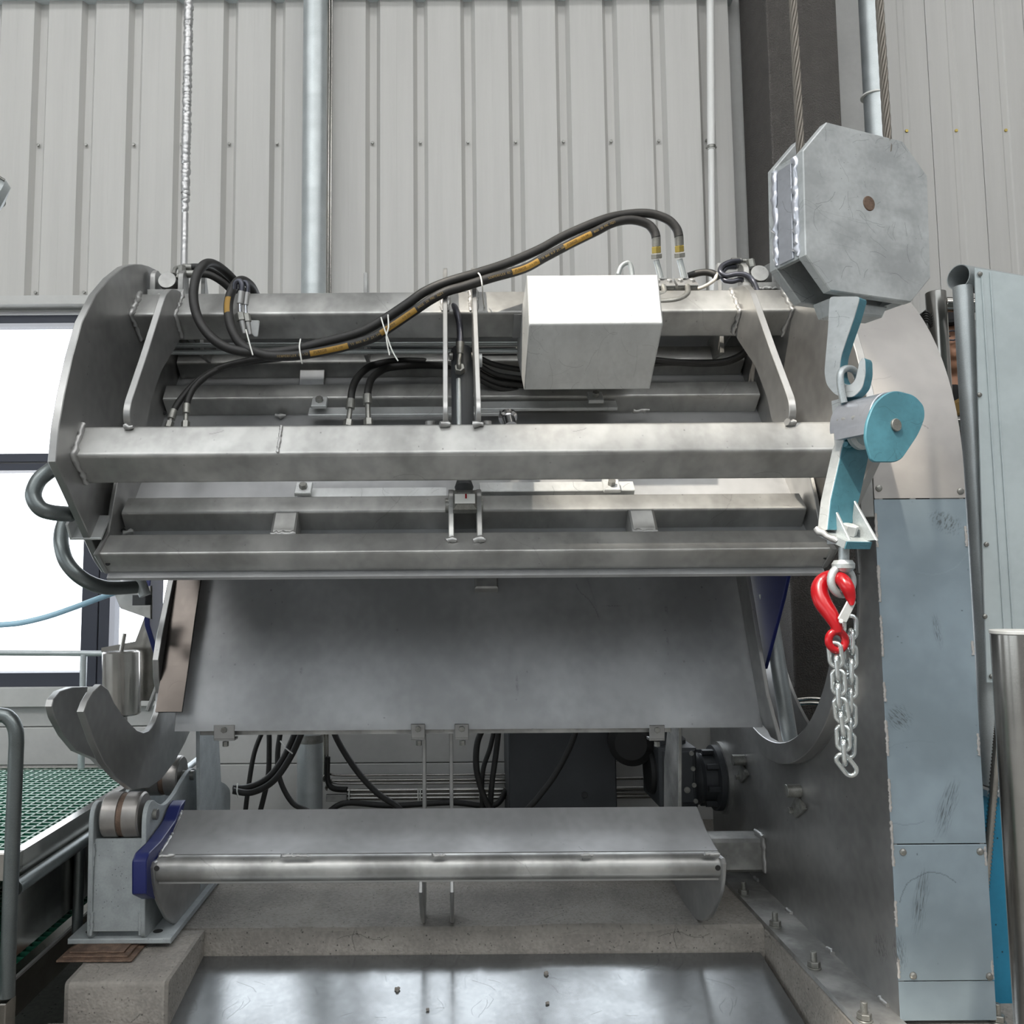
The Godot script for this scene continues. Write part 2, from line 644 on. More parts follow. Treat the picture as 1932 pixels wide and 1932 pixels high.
func build_hall() -> void:
	var fl := setting("floor")
	slab(fl, Vector3(-10, -0.2, -4.7), Vector3(10, 0.0, 10.5), "hall_floor", "floor_slab")
	var wb := setting("wall_back")
	var zb := -4.46
	# wall core with the window opening left free
	var wx: float = 1.4804
	var wy0: float = 1.1981
	var wy1: float = 3.19
	slab(wb, Vector3(-10, 0, zb - 0.2), Vector3(10, wy0, zb), "clad_flat", "wall_core")
	slab(wb, Vector3(-10, wy1, zb - 0.2), Vector3(10, 8.2, zb), "clad_flat", "wall_core")
	slab(wb, Vector3(wx, wy0, zb - 0.2), Vector3(10, wy1, zb), "clad_flat", "wall_core")
	slab(wb, Vector3(-10, wy0, zb - 0.2), Vector3(-5.6, wy1, zb), "clad_flat", "wall_core")
	# ribbed sheets above the window
	var ytop: float = 4.9081
	var ylow: float = 3.245
	var x0: float = 0.1122
	var right: float = 1.5757
	for k in range(-17, 6):
		var xc := x0 + k * 0.2586
		sheet(wb, "cladding_sheet", xc, minf(0.1292, right - xc), ylow if xc < wx else 0.9, ytop, -4.38, 0.032, 0.019, 0.021, "clad")
		var st := S3()
		var yy: float = 4.0952
		hexa(st, Vector3(xc - 0.004, yy, -4.404), Vector3(xc - 0.004, yy, -4.396), 0.009)
		part(wb, "screw", st, "fitting")
		if k < -7:
			st = S3()
			hexa(st, Vector3(xc + 0.01, ylow + 0.03, -4.404), Vector3(xc + 0.01, ylow + 0.03, -4.396), 0.009)
			part(wb, "screw", st, "fitting")
	# flat sheets right of the column
	var x1: float = 2.479
	for k in range(0, 9):
		var xc := x1 + k * 0.268
		sheet(wb, "cladding_sheet", xc, 0.1325, 0.6, 6.0, -4.385, 0.004, 0.014, 0.008, "clad")
		var st := S3()
		var yy: float = 4.1333
		hexa(st, Vector3(xc, yy, -4.392), Vector3(xc, yy, -4.383), 0.009)
		part(wb, "screw", st, "brass")
	# long boards below the window
	var ys := [1.1047, 0.9957, 0.8028, 0.5045, 0.35, 0.0]
	for k in 5:
		var st := S3()
		box2(st, Vector3(-6, ys[k + 1] + 0.002, zb), Vector3(2.3, ys[k] - 0.002, -4.425), 0.004)
		part(wb, "wall_board", st, "clad_flat")
	var t1 := setting("trim_1")
	slab(t1, Vector3(-6, ytop, zb), Vector3(right, ytop + 0.05, -4.33), "flashing", "flashing_strip")
	var t2 := setting("trim_2")
	slab(t2, Vector3(-6, 3.1986, zb), Vector3(wx + 0.1, ylow, -4.36), "clad_flat", "flashing_strip")
	var t3 := setting("trim_3")
	slab(t3, Vector3(-6, 1.1047, zb), Vector3(wx + 0.05, wy0, -4.38), "clad_flat", "sill_strip")
	var w := setting("window_1")
	var st := S3()
	for q in [[3.1213, 3.1648], [2.3702, 2.4152], [2.3252, 2.3617], [1.1959, 1.2685]]:
		st = S3()
		box2(st, Vector3(-5.6, q[0], -4.56), Vector3(wx, q[1], -4.44))
		part(w, "frame_bar", st, "window_frame")
	for q in [[-1.9203, -1.8352], [-1.8297, -1.7747], [wx - 0.05, wx], [-0.5801, -0.4922], [0.4357, 0.5235], [-3.45, -3.36], [-5.6, -5.5]]:
		st = S3()
		box2(st, Vector3(q[0], wy0, -4.57), Vector3(q[1], wy1 - 0.035, -4.43))
		part(w, "frame_bar", st, "window_frame")
	for q in [[wy0, 2.3617], [2.3617, wy1]]:
		for r in [[-5.5, -3.4], [-3.4, -1.8764], [-1.8022, -0.5527], [-0.5252, 0.4631], [0.4906, wx]]:
			st = S3()
			box2(st, Vector3(r[0], q[0], -4.503), Vector3(r[1], q[1], -4.497), 0.0)
			part(w, "pane", st, "glass")
	for s in [["wall_left", -10.2, -10.0], ["wall_right", 10.0, 10.2]]:
		var sw := setting(s[0])
		slab(sw, Vector3(s[1], 0, -4.66), Vector3(s[2], 8.2, 10.5), "hall", "wall_core")
		if s[1] < 0:
			for k in 3:
				slab(sw, Vector3(-9.98, 1.0, -3.0 + k * 4.05), Vector3(-9.94, 4.4, 0.85 + k * 4.05), "roof_sheet", "glazed_panel")
	var wf := setting("wall_front")
	slab(wf, Vector3(-10, 0, 10.3), Vector3(10, 8.2, 10.5), "hall", "wall_core")
	for k in 4:
		slab(wf, Vector3(-8.0 + k * 4.05, 4.2, 10.24), Vector3(-4.15 + k * 4.05, 7.4, 10.28), "roof_sheet", "glazed_panel")
	# roof with an open hatch that lets the sun in
	var ce := setting("ceiling")
	var hx0 := -2.85
	var hx1 := -1.62
	var hz0 := -0.15
	var hz1 := 1.15
	slab(ce, Vector3(-10, 8.0, -4.66), Vector3(-4.55, 8.2, 10.5), "hall", "roof_slab")
	slab(ce, Vector3(-4.55, 8.0, -4.66), Vector3(hx0, 8.2, 1.8), "hall", "roof_slab")
	slab(ce, Vector3(-4.55, 8.0, 2.5), Vector3(hx0, 8.2, 10.5), "hall", "roof_slab")
	slab(ce, Vector3(hx1, 8.0, -4.66), Vector3(10, 8.2, 10.5), "hall", "roof_slab")
	slab(ce, Vector3(hx0, 8.0, -4.66), Vector3(hx1, 8.2, hz0), "hall", "roof_slab")
	slab(ce, Vector3(hx0, 8.0, hz1), Vector3(hx1, 8.2, 1.8), "hall", "roof_slab")
	slab(ce, Vector3(hx0, 8.0, 2.5), Vector3(hx1, 8.2, 10.5), "hall", "roof_slab")
	for k in 3:
		var z: float = [-1.1, 3.2, 4.7][k]
		for q in 5:
			slab(ce, Vector3(-7.5 + q * 3.0, 7.96, z - 0.55), Vector3(-4.55 + q * 3.0, 7.99, z + 0.55), "roof_sheet", "light_panel")


func build_concrete() -> void:
	var c := setting("floor_plinth", "rough grey concrete foundation with a pit in front of the machine")
	c.set_meta("category", "foundation")
	# broken upper edge of the ledge
	var n := FastNoiseLite.new()
	n.seed = 3
	n.frequency = 4.0
	var line := []
	for i in 81:
		var x := -1.175 + i * (1.175 + 1.075) / 80.0
		var chip := maxf(0.0, n.get_noise_1d(x * 1.7) - 0.25) * 0.05 + absf(n.get_noise_1d(x * 9.0)) * 0.006
		if x > 0.2 and x < 0.75:
			chip += 0.02 * sin((x - 0.2) / 0.55 * PI)
		line.append([x, chip])
	var st := S3()
	var yl := 0.52
	for i in 80:
		var a = line[i]
		var b = line[i + 1]
		var x0: float = a[0]
		var x1: float = b[0]
		var c0 := Vector3(x0, yl, -3.065 - a[1])
		var c1 := Vector3(x1, yl, -3.065 - b[1])
		var d0 := Vector3(x0, yl - 0.006 - a[1] * 0.8, -3.05)
		var d1 := Vector3(x1, yl - 0.006 - b[1] * 0.8, -3.05)
		quad(st, Vector3(x0, yl, -4.46), Vector3(x1, yl, -4.46), c1, c0, UP)
		var m := Vector3(0, 0.7, 0.7).normalized()
		quad(st, c0, c1, d1, d0, m)
		quad(st, d0, d1, Vector3(x1, 0, -3.05), Vector3(x0, 0, -3.05), FW)
	quad(st, Vector3(-1.175, 0, -3.05), Vector3(-1.175, 0, -4.46), Vector3(-1.175, yl, -4.46), Vector3(-1.175, yl, -3.06), -AX)
	part(c, "ledge", st, "concrete")
	st = S3()
	px(st, rounded([Vector2(-2.675, 0.0), Vector2(-2.675, 0.515), Vector2(-3.06, 0.52), Vector2(-3.06, 0.0)], 0.015), -1.175, -0.862, 0.012)
	part(c, "pad_block", st, "concrete")
	st = S3()
	px(st, [Vector2(-1.4, 0.0), Vector2(-1.4, 0.519), Vector2(-4.4, 0.519), Vector2(-4.4, 0.0)], 1.075, 1.78, 0.01)
	part(c, "side_block", st, "concrete")
	st = S3()
	px(st, [Vector2(-2.2, 0.0), Vector2(-2.2, 0.40), Vector2(-2.67, 0.40), Vector2(-2.67, 0.0)], -1.23, -0.9, 0.01)
	part(c, "step_block", st, "concrete")
	# bright steel sheet lying in the pit
	st = S3()
	px(st, band([Vector2(-3.045, 0.435), Vector2(-1.55, 0.21)], 0.012), -0.885, 1.058, 0.002)
	solo("chute_sheet", st, "chute", "scratched bright steel sheet sloping out of the concrete pit below the machine", "steel sheet")
	# crumbs of concrete on the ledge and the sheet
	var kc := 0
	for q in [[Vector3(-0.1811,0.4599,-2.85), 0.011], [Vector3(-0.0828,0.4335,-2.75), 0.008], [Vector3(0.3081,0.496,-2.93), 0.012], [Vector3(0.2937,0.4379,-2.78), 0.008]]:
		st = S3()
		var at: Vector3 = q[0]
		at.y = 0.435 - (at.z + 3.045) * 0.1505 + 0.003
		for e in 3:
			bx(st, at + Vector3(rng.randf_range(-0.4, 0.4), 0.1, rng.randf_range(-0.4, 0.4)) * q[1], Vector3(1, 0.6, 1) * q[1], Basis(Vector3(rng.randf(), 1, rng.randf()).normalized(), rng.randf() * 3.0))
		solo("concrete_crumb", st, "concrete", ["largest crumb on the steel sheet, left of the centre rib reflections", "small crumb on the steel sheet nearest to the camera", "flat crumb at the back edge of the steel sheet", "small crumb on the steel sheet right of the centre"][kc], "rubble", "concrete crumbs on the steel sheet")
		kc += 1


func build_wall_fittings() -> void:
	var st := S3()
	var xg: float = -0.6901
	cyl(st, Vector3(xg, 0, -4.2), Vector3(xg, 7.99, -4.2), 0.062, -1.0, 36)
	var t := thing("standing_pipe", "tall thick galvanised pipe standing against the ribbed wall", "pipe")
	part(t, "pipe_body", st, "galvanised")
	st = S3()
	for dy in [0.95, 4.9]:
		st = S3()
		cyl(st, Vector3(xg, dy, -4.2), Vector3(xg, dy + 0.04, -4.2), 0.064, -1.0, 36)
		box2(st, Vector3(xg - 0.02, dy, -4.26), Vector3(xg + 0.02, dy + 0.04, -4.37))
		part(t, "clamp", st, "fitting")
	var k := 0
	for xx in [-0.6323, -0.6183]:
		st = S3()
		tube(st, spline([Vector3(xx, 6.5, -4.3), Vector3(xx, 2.0, -4.3), Vector3(xx, 0.85 - k * 0.04, -4.3), Vector3(xx + 0.02, 0.78 - k * 0.04, -4.29), Vector3(xx + 0.3, 0.775 - k * 0.04, -4.28), Vector3(xx + 1.0, 0.775 - k * 0.04, -4.28)], 5), 0.006, 8)
		solo("thin_pipe", st, "stainless", ["thin steel pipe directly beside the thick galvanised wall pipe", "thin steel pipe second from the thick galvanised wall pipe"][k], "pipe", "thin pipes on the wall")
		k += 1
	# pipe wrapped in crumpled foil
	st = S3()
	var line := []
	var rad := []
	for i in 220:
		var f := i / 219.0
		line.append(Vector3(-1.2548,3.2766,-3.9).lerp(Vector3(-1.2587,4.6105,-3.9), f) + Vector3(rng.randf_range(-1, 1), 0, rng.randf_range(-1, 1)) * (0.0025 if f > 0.15 else 0.0006))
		rad.append((0.021 if f > 0.2 else 0.0165) * rng.randf_range(0.86, 1.1) if f > 0.15 else 0.0165)
	line.push_front(Vector3(-1.2548, 1.5, -3.9))
	rad.push_front(0.0165)
	tube(st, line, rad, 10)
	solo("wrapped_pipe", st, "foil", "narrow upright pipe wrapped in crumpled silver foil above the left end plate", "pipe")
	t = thing("conduit", "slim white conduit running up the wall left of the dark column", "conduit")
	st = S3()
	cyl(st, Vector3(1.3839,3.3156,-4.33), Vector3(1.4016,4.0035,-4.33), 0.017, -1.0, 16)
	cyl(st, Vector3(1.4016,4.0035,-4.33), Vector3(1.4275,4.9409,-4.33), 0.0205, -1.0, 16)
	cyl(st, Vector3(1.3839,3.3156,-4.33), Vector3(1.3839, 0.8, -4.33), 0.017, -1.0, 16)
	part(t, "conduit_pipe", st, "white_paint")
	st = S3()
	cyl(st, Vector3(1.4018,4.0094,-4.33), Vector3(1.4024,4.027,-4.33), 0.024, -1.0, 16)
	box2(st, Vector3(1.3803,4.0256,-4.36), Vector3(1.4367,4.0292,-4.34))
	part(t, "clip", st, "fitting")
	# column with a rough dark coating
	t = thing("coated_column", "dark grey steel column with rough sprayed coating behind the hook block", "column")
	st = S3()
	var cx0: float = 1.6151
	var cx1: float = 1.9683
	box2(st, Vector3(cx0, 0, -4.05), Vector3(cx1, 7.99, -4.08), 0.006)
	part(t, "front_flange", st, "column")
	st = S3()
	box2(st, Vector3(cx0 + 0.004, 0, -4.08), Vector3(cx0 + 0.03, 7.99, -4.44), 0.004)
	part(t, "side_face", st, "column")
	st = S3()
	box2(st, Vector3(cx0 + 0.03, 0, -4.41), Vector3(cx1, 7.99, -4.44), 0.004)
	part(t, "rear_flange", st, "column")
	st = S3()
	box2(st, Vector3(cx1 + 0.004, 0, -4.2), Vector3(cx1 + 0.06, 7.99, -4.37), 0.004)
	solo("dark_channel", st, "dark_paint", "narrow dark steel channel between the coated column and the shiny pipe", "channel")
	st = S3()
	var gx: float = 2.1704
	cyl(st, Vector3(gx, 0.52, -4.1), Vector3(gx, 7.99, -4.1), 0.058, -1.0, 32)
	t = thing("riser_pipe", "shiny galvanised pipe rising beside the dark coated column", "pipe")
	part(t, "pipe_body", st, "galvanised")
	st = S3()
	cyl(st, Vector3(2.1584,4.1524,-4.1), Vector3(2.1588,4.1608,-4.1), 0.061, -1.0, 32)
	part(t, "tie_wire", st, "tie")



# ---------------------------------------------------------------- drum
# four section corners of a square tube, from its near corner, far upper corner and lower corner
func beam(c: Vector2, t: Vector2, b: Vector2, r := 0.012) -> PackedVector2Array:
	return rounded([c, t, t + b - c, b], r, 4)


func arc2(c: Vector2, r: float, a0: float, a1: float, n: int) -> Array:
	var out := []
	for i in n + 1:
		out.append(c + Vector2.from_angle(lerpf(a0, a1, float(i) / n)) * r)
	return out


func bracket_outline(tall: bool) -> PackedVector2Array:
	if tall:
		return rounded([Vector2(-2.308,2.1443), Vector2(-2.2926,2.1723), Vector2(-2.2998,2.2078), Vector2(-2.4151,2.3784), Vector2(-2.5432,2.5788), Vector2(-2.645,2.7), Vector2(-2.665,2.73), Vector2(-2.72,2.73), Vector2(-2.74,2.685), Vector2(-2.6444,2.5666), Vector2(-2.7117,2.5157), Vector2(-2.6664,2.4709), Vector2(-2.5385,2.3616), Vector2(-2.4546,2.2463), Vector2(-2.4211,2.1626)], 0.02, 3)
	return rounded([Vector2(-2.308,2.1443), Vector2(-2.2926,2.1723), Vector2(-2.2998,2.2078), Vector2(-2.4151,2.3784), Vector2(-2.5432,2.5788), Vector2(-2.5655,2.6101), Vector2(-2.611,2.6434), Vector2(-2.6751,2.6629), Vector2(-2.7184,2.6658), Vector2(-2.6444,2.5666), Vector2(-2.7117,2.5157), Vector2(-2.6664,2.4709), Vector2(-2.5385,2.3616), Vector2(-2.4546,2.2463), Vector2(-2.4211,2.1626)], 0.02, 3)


func end_outline() -> Array:
	var c := Vector2(-2.996,1.994)
	var o := [Vector2(-2.5326,1.748), Vector2(-2.4726,1.7825), Vector2(-2.1723,2.0279)]
	o.append_array([Vector2(-2.178,2.0718), Vector2(-2.1836,2.1189), Vector2(-2.2102,2.2149), Vector2(-2.2496,2.326), Vector2(-2.3012,2.4379), Vector2(-2.3854,2.5461), Vector2(-2.4788,2.6297), Vector2(-2.5814,2.7038)])
	# z runs away from the camera as it falls; the arc goes on over the top to the back
	o.append_array(arc2(c, 0.8213, 1.10, 2.95, 24))
	o.append(Vector2(-3.3,1.95))
	return o


func build_drum() -> void:
	var t := thing("drum_cradle", "large welded grey steel drum frame with curved end plates and two square beams", "machine frame")
	for k in 2:
		var st := S3()
		if k == 0:
			px(st, end_outline(), -1.042, -1.02, 0.002, 30.0)
		else:
			px(st, end_outline(), 1.10, 1.122, 0.002, 30.0)
		part(t, "end_plate", st, "plate")
	var st := S3()
	px(st, beam(Vector2(-2.6434,2.5708), Vector2(-2.7199,2.6692), Vector2(-2.7355,2.5113)), -1.02, 1.10, 0.001, 50.0)
	part(t, "upper_beam", st, "steel")
	st = S3()
	px(st, beam(Vector2(-2.2624,2.0571), Vector2(-2.3217,2.1509), Vector2(-2.357,1.9908)), -1.02, 1.10, 0.001, 50.0)
	part(t, "front_beam", st, "steel")
	for q in [[-0.898, -0.878, false], [0.932, 0.952, false], [-0.019, -0.005, true], [0.072, 0.086, true]]:
		st = S3()
		px(st, bracket_outline(q[2]), q[0], q[1], 0.0015, 35.0)
		part(t, "bracket_plate", st, "plate")
	# welds where the beams meet the end plates
	for x in [-1.016, 1.096]:
		for w in [[Vector2(-2.7199,2.6692), Vector2(-2.6434,2.5708), Vector2(-2.7355,2.5113)], [Vector2(-2.3217,2.1509), Vector2(-2.2624,2.0571), Vector2(-2.357,1.9908)]]:
			var l := []
			for p in w:
				l.append(Vector3(x, p.y + 0.002, p.x + 0.002))
			weld(t, l, 0.007)
	for x in [-0.875, 0.929]:
		weld(t, [Vector3(x, (Vector2(-2.7184,2.6658)).y, (Vector2(-2.7184,2.6658)).x), Vector3(x, (Vector2(-2.6444,2.5666)).y, (Vector2(-2.6444,2.5666)).x + 0.002), Vector3(x, (Vector2(-2.7117,2.5157)).y, (Vector2(-2.7117,2.5157)).x)], 0.006)
	for x in [-0.022, -0.003, 0.069, 0.089]:
		weld(t, [Vector3(x, (Vector2(-2.7154,2.6658)).y + 0.002, (Vector2(-2.7154,2.6658)).x), Vector3(x, (Vector2(-2.6476,2.5756)).y + 0.002, (Vector2(-2.6476,2.5756)).x)], 0.005)
	for x in [-0.888, 0.942, -0.012, 0.079]:
		weld(t, [Vector3(x - 0.014, (Vector2(-2.3159,2.1443)).y, (Vector2(-2.3159,2.1443)).x + 0.006), Vector3(x + 0.014, (Vector2(-2.3159,2.1443)).y, (Vector2(-2.3159,2.1443)).x + 0.006)], 0.007)
	weld(t, [Vector3(-0.4658,2.1442,-2.315), Vector3(-0.4644,2.0617,-2.262)], 0.003)
	# pads and small fins behind the upper beam
	for q in [[-0.8662, 0.09, 0.07], [-0.2976, 0.012, 0.075], [0.9396, 0.012, 0.1]]:
		st = S3()
		prism(st, [Vector2(-2.88, 2.5), Vector2(-2.88, 2.72 + q[2]), Vector2(-2.9, 2.72 + q[2]), Vector2(-2.97, 2.66), Vector2(-3.0, 2.5)], Vector3(q[0], 0, 0), FW, UP, Vector3(0.014, 0, 0))
		part(t, "fin_plate", st, "steel")
	st = S3()
	px(st, band([Vector2(-2.85,2.63), Vector2(-3.1,2.69), Vector2(-3.4,2.63), Vector2(-3.66,2.44), Vector2(-3.78,2.12), Vector2(-3.8,1.9)], 0.008), -1.02, 1.10, 0.001, 45.0)
	part(t, "back_sheet", st, "panel")
	# cover strip on the lower face of the upper beam
	st = S3()
	prism(st, [Vector2(-2.648,2.566), Vector2(-2.732,2.516), Vector2(-2.73,2.513), Vector2(-2.645,2.563)], Vector3(0.2073, 0, 0), FW, UP, Vector3(0.09, 0, 0), 0.0)
	part(t, "cover_strip", st, "plate")
	st = S3()
	bx(st, Vector3(-0.4941,2.4837,-3.03), Vector3(0.09, 0.16, 0.06), Basis(AX, -0.3))
	part(t, "strut", st, "plate")
	# guard rails of bent tube on the left side
	for q in [[Vector3(-1.0695,2.0369,-2.3), Vector3(-1.0979,2.0195,-2.3), Vector3(-1.121,1.9922,-2.29), Vector3(-1.1277,1.952,-2.28), Vector3(-1.1093,1.9188,-2.28), Vector3(-1.0854,1.9074,-2.3), Vector3(-1.0587,1.908,-2.36)], [Vector3(-1.1412,1.8969,-2.5), Vector3(-1.1403,1.8642,-2.48), Vector3(-1.1299,1.8244,-2.46), Vector3(-1.1084,1.7763,-2.45), Vector3(-1.0717,1.7334,-2.46), Vector3(-1.042,1.7073,-2.52), Vector3(-1.0183,1.7023,-2.6), Vector3(-0.987,1.7069,-2.7)]]:
		st = S3()
		tube(st, spline(q, 7), 0.0215, 18)
		part(t, "guard_tube", st, "dull_tube")
	st = S3()
	prism(st, [Vector2(0, 0), Vector2(0.008, 0), Vector2(0.008, -0.045), Vector2(0.09, -0.045), Vector2(0.09, -0.053), Vector2(0, -0.053)], Vector3(-1.0801,1.8792,-2.37), AX, Vector3(0, 0.8, 0.6), Vector3(0, 0.07, -0.06))
	part(t, "guard_bracket", st, "zinc")
	st = S3()
	cyl(st, Vector3(-0.9818,1.7268,-2.68), Vector3(-0.9622,1.6768,-2.68), 0.018, -1.0, 20)
	part(t, "guard_foot", st, "galvanised")


func build_flap() -> void:
	var t := thing("drum_door", "ribbed grey steel door hanging inside the drum frame below the front beam", "machine door")
	var st := S3()
	px(st, band([Vector2(-2.43,1.73), Vector2(-2.495,1.815), Vector2(-2.59,1.925), Vector2(-3.06,2.5)], -0.012), -0.985, 1.07, 0.001)
	part(t, "door_sheet", st, "panel")
	for q in [[Vector2(-2.3757,1.7971), Vector2(-2.4456,1.8564), Vector2(-2.442,1.7448), "lower_beam", -0.987, 1.072], [Vector2(-2.4997,1.9225), Vector2(-2.5534,1.9754), Vector2(-2.545,1.868), "middle_beam", -0.975, 1.055], [Vector2(-2.8336,2.3395), Vector2(-2.8723,2.3983), Vector2(-2.8957,2.2919), "upper_rail", -0.975, 1.055], [Vector2(-2.97,2.5), Vector2(-3,2.56), Vector2(-3.03,2.455), "top_rail", -0.975, 1.055]]:
		st = S3()
		px(st, beam(q[0], q[1], q[2], 0.008), q[4], q[5], 0.001, 50.0)
		part(t, q[3], st, "steel")
	for x in [-0.99, 1.07]:
		st = S3()
		px(st, [Vector2(-2.3616,1.7951), Vector2(-2.4414,1.8622), Vector2(-2.4663,1.9476), Vector2(-2.4928,2.0212), Vector2(-2.72,2.32), Vector2(-3,2.63), Vector2(-3.12,2.56), Vector2(-2.64,1.86), Vector2(-2.4421,1.7433)], x - 0.006, x + 0.006, 0.0015, 30.0)
		part(t, "cheek_plate", st, "plate")
	# short square stubs between the two lower beams
	for x in [[-0.521, -0.4494], [0.5253, 0.5999]]:
		st = S3()
		px(st, rounded([Vector2(-2.5,1.926), Vector2(-2.455,1.865), Vector2(-2.452,1.85), Vector2(-2.475,1.82), Vector2(-2.56,1.86)], 0.01, 3), x[0], x[1], 0.006, 45.0)
		part(t, "stub_block", st, "steel")
		weld(t, [Vector3(x[0], 1.855, -2.452), Vector3(x[1], 1.855, -2.452)], 0.005)
	# fork that takes the cylinder rod
	for x in [-0.0062, 0.0753]:
		st = S3()
		px(st, rounded([Vector2(-2.41,1.83), Vector2(-2.44,1.9), Vector2(-2.455,1.97), Vector2(-2.5,1.99), Vector2(-2.54,1.96), Vector2(-2.53,1.83)], 0.02, 4), x, x + 0.016, 0.002, 35.0)
		part(t, "fork_plate", st, "steel")
		weld(t, [Vector3(x - 0.008, 1.83, -2.408), Vector3(x + 0.022, 1.83, -2.408)], 0.008)
	st = S3()
	cyl(st, Vector3(-0.0154, 1.935, -2.47), Vector3(0.0947, 1.935, -2.47), 0.022)
	part(t, "pivot_pin", st, "fitting")
	# guide bars with bolted stops
	for q in [[Vector3(-0.4749,2.2802,-2.82), Vector3(0.1669,2.2938,-2.82), 0.012], [Vector3(0.1012,2.3037,-2.83), Vector3(0.5644,2.3077,-2.83), 0.012], [Vector3(-0.4735,1.98,-2.6), Vector3(-0.0127,1.9867,-2.6), 0.02], [Vector3(0.0904,1.9958,-2.6), Vector3(0.5646,1.999,-2.6), 0.02]]:
		st = S3()
		bx(st, (q[0] + q[1]) / 2, Vector3(q[1].x - q[0].x, q[2], 0.045), Basis(AX, 0.8))
		part(t, "guide_bar", st, "zinc")
	for q in [Vector3(-0.4363,2.3155,-2.8), Vector3(0.4879,2.327,-2.8), Vector3(-0.4472,1.9978,-2.57), Vector3(0.4904,2.0009,-2.57)]:
		st = S3()
		var b := Basis(AX, -0.75)
		bx(st, q, Vector3(0.05, 0.052, 0.014), b)
		part(t, "stop_tab", st, "zinc")
		st = S3()
		hexa(st, q + b.z * 0.006, q + b.z * 0.022, 0.0125)
		part(t, "bolt", st, "fitting")
	weld(t, [Vector3(0.6213,2.2854,-2.83), Vector3(0.6752,2.2887,-2.83)], 0.006)
	weld(t, [Vector3(-0.5979,2.2876,-2.87), Vector3(-0.5615,2.2874,-2.87)], 0.006)
	weld(t, [Vector3(-0.9647,1.8627,-2.5), Vector3(-0.9366,1.8672,-2.5)], 0.006)
	for q in [Vector3(-0.9736,1.7698,-2.412), Vector3(1.0621,1.7736,-2.412), Vector3(-0.9781,1.8726,-2.53), Vector3(-0.98,2.2988,-2.875)]:
		st = S3()
		cyl(st, q, q + Vector3(0, 0.002, 0.004), 0.007, -1.0, 14)
		part(t, "drain_hole", st, "black")
	# dried drops of paint
	for q in [[Vector3(0.3597,1.7873,-2.405), 0.02], [Vector3(0.4071,1.7957,-2.4), 0.016], [Vector3(0.3834,1.7652,-2.425), 0.015], [Vector3(0.2941,1.7658,-2.425), 0.005]]:
		st = S3()
		var f := Vector3(0, -0.62, 0.78).normalized()
		lathe(st, [Vector2(q[1], 0.0), Vector2(q[1] * 0.7, 0.002), Vector2(0.0, 0.003)], q[0], f, 12)
		part(t, "paint_drop", st, "zinc")


func hook_outline() -> Array:
	return [Vector2(-2.4598,1.3502), Vector2(-2.4836,1.3753), Vector2(-2.5198,1.398), Vector2(-2.5772,1.4144), Vector2(-2.6301,1.3925), Vector2(-2.6761,1.3496), Vector2(-2.7432,1.3024), Vector2(-2.8297,1.2538), Vector2(-2.881,1.2282), Vector2(-2.9384,1.2116), Vector2(-2.9867,1.2088), Vector2(-3.0228,1.2156), Vector2(-3.0647,1.2309), Vector2(-3.0905,1.2549), Vector2(-3.1105,1.2897), Vector2(-3.114,1.3213), Vector2(-3.082,1.3815), Vector2(-3.0723,1.4444), Vector2(-3.101,1.516), Vector2(-3.1212,1.555), Vector2(-3.2111,1.7173), Vector2(-3.2567,1.7802), Vector2(-3.32,1.95), Vector2(-3.5,2.15), Vector2(-3.7,2.05), Vector2(-3.79,1.75), Vector2(-3.74,1.5), Vector2(-3.64,1.3), Vector2(-3.5054,1.1498), Vector2(-3.3989,1.093), Vector2(-3.274,1.0429), Vector2(-3.1346,1.0132), Vector2(-3.0104,1.0119), Vector2(-2.856,1.0408), Vector2(-2.7136,1.1112), Vector2(-2.6154,1.1766), Vector2(-2.5398,1.2513)]


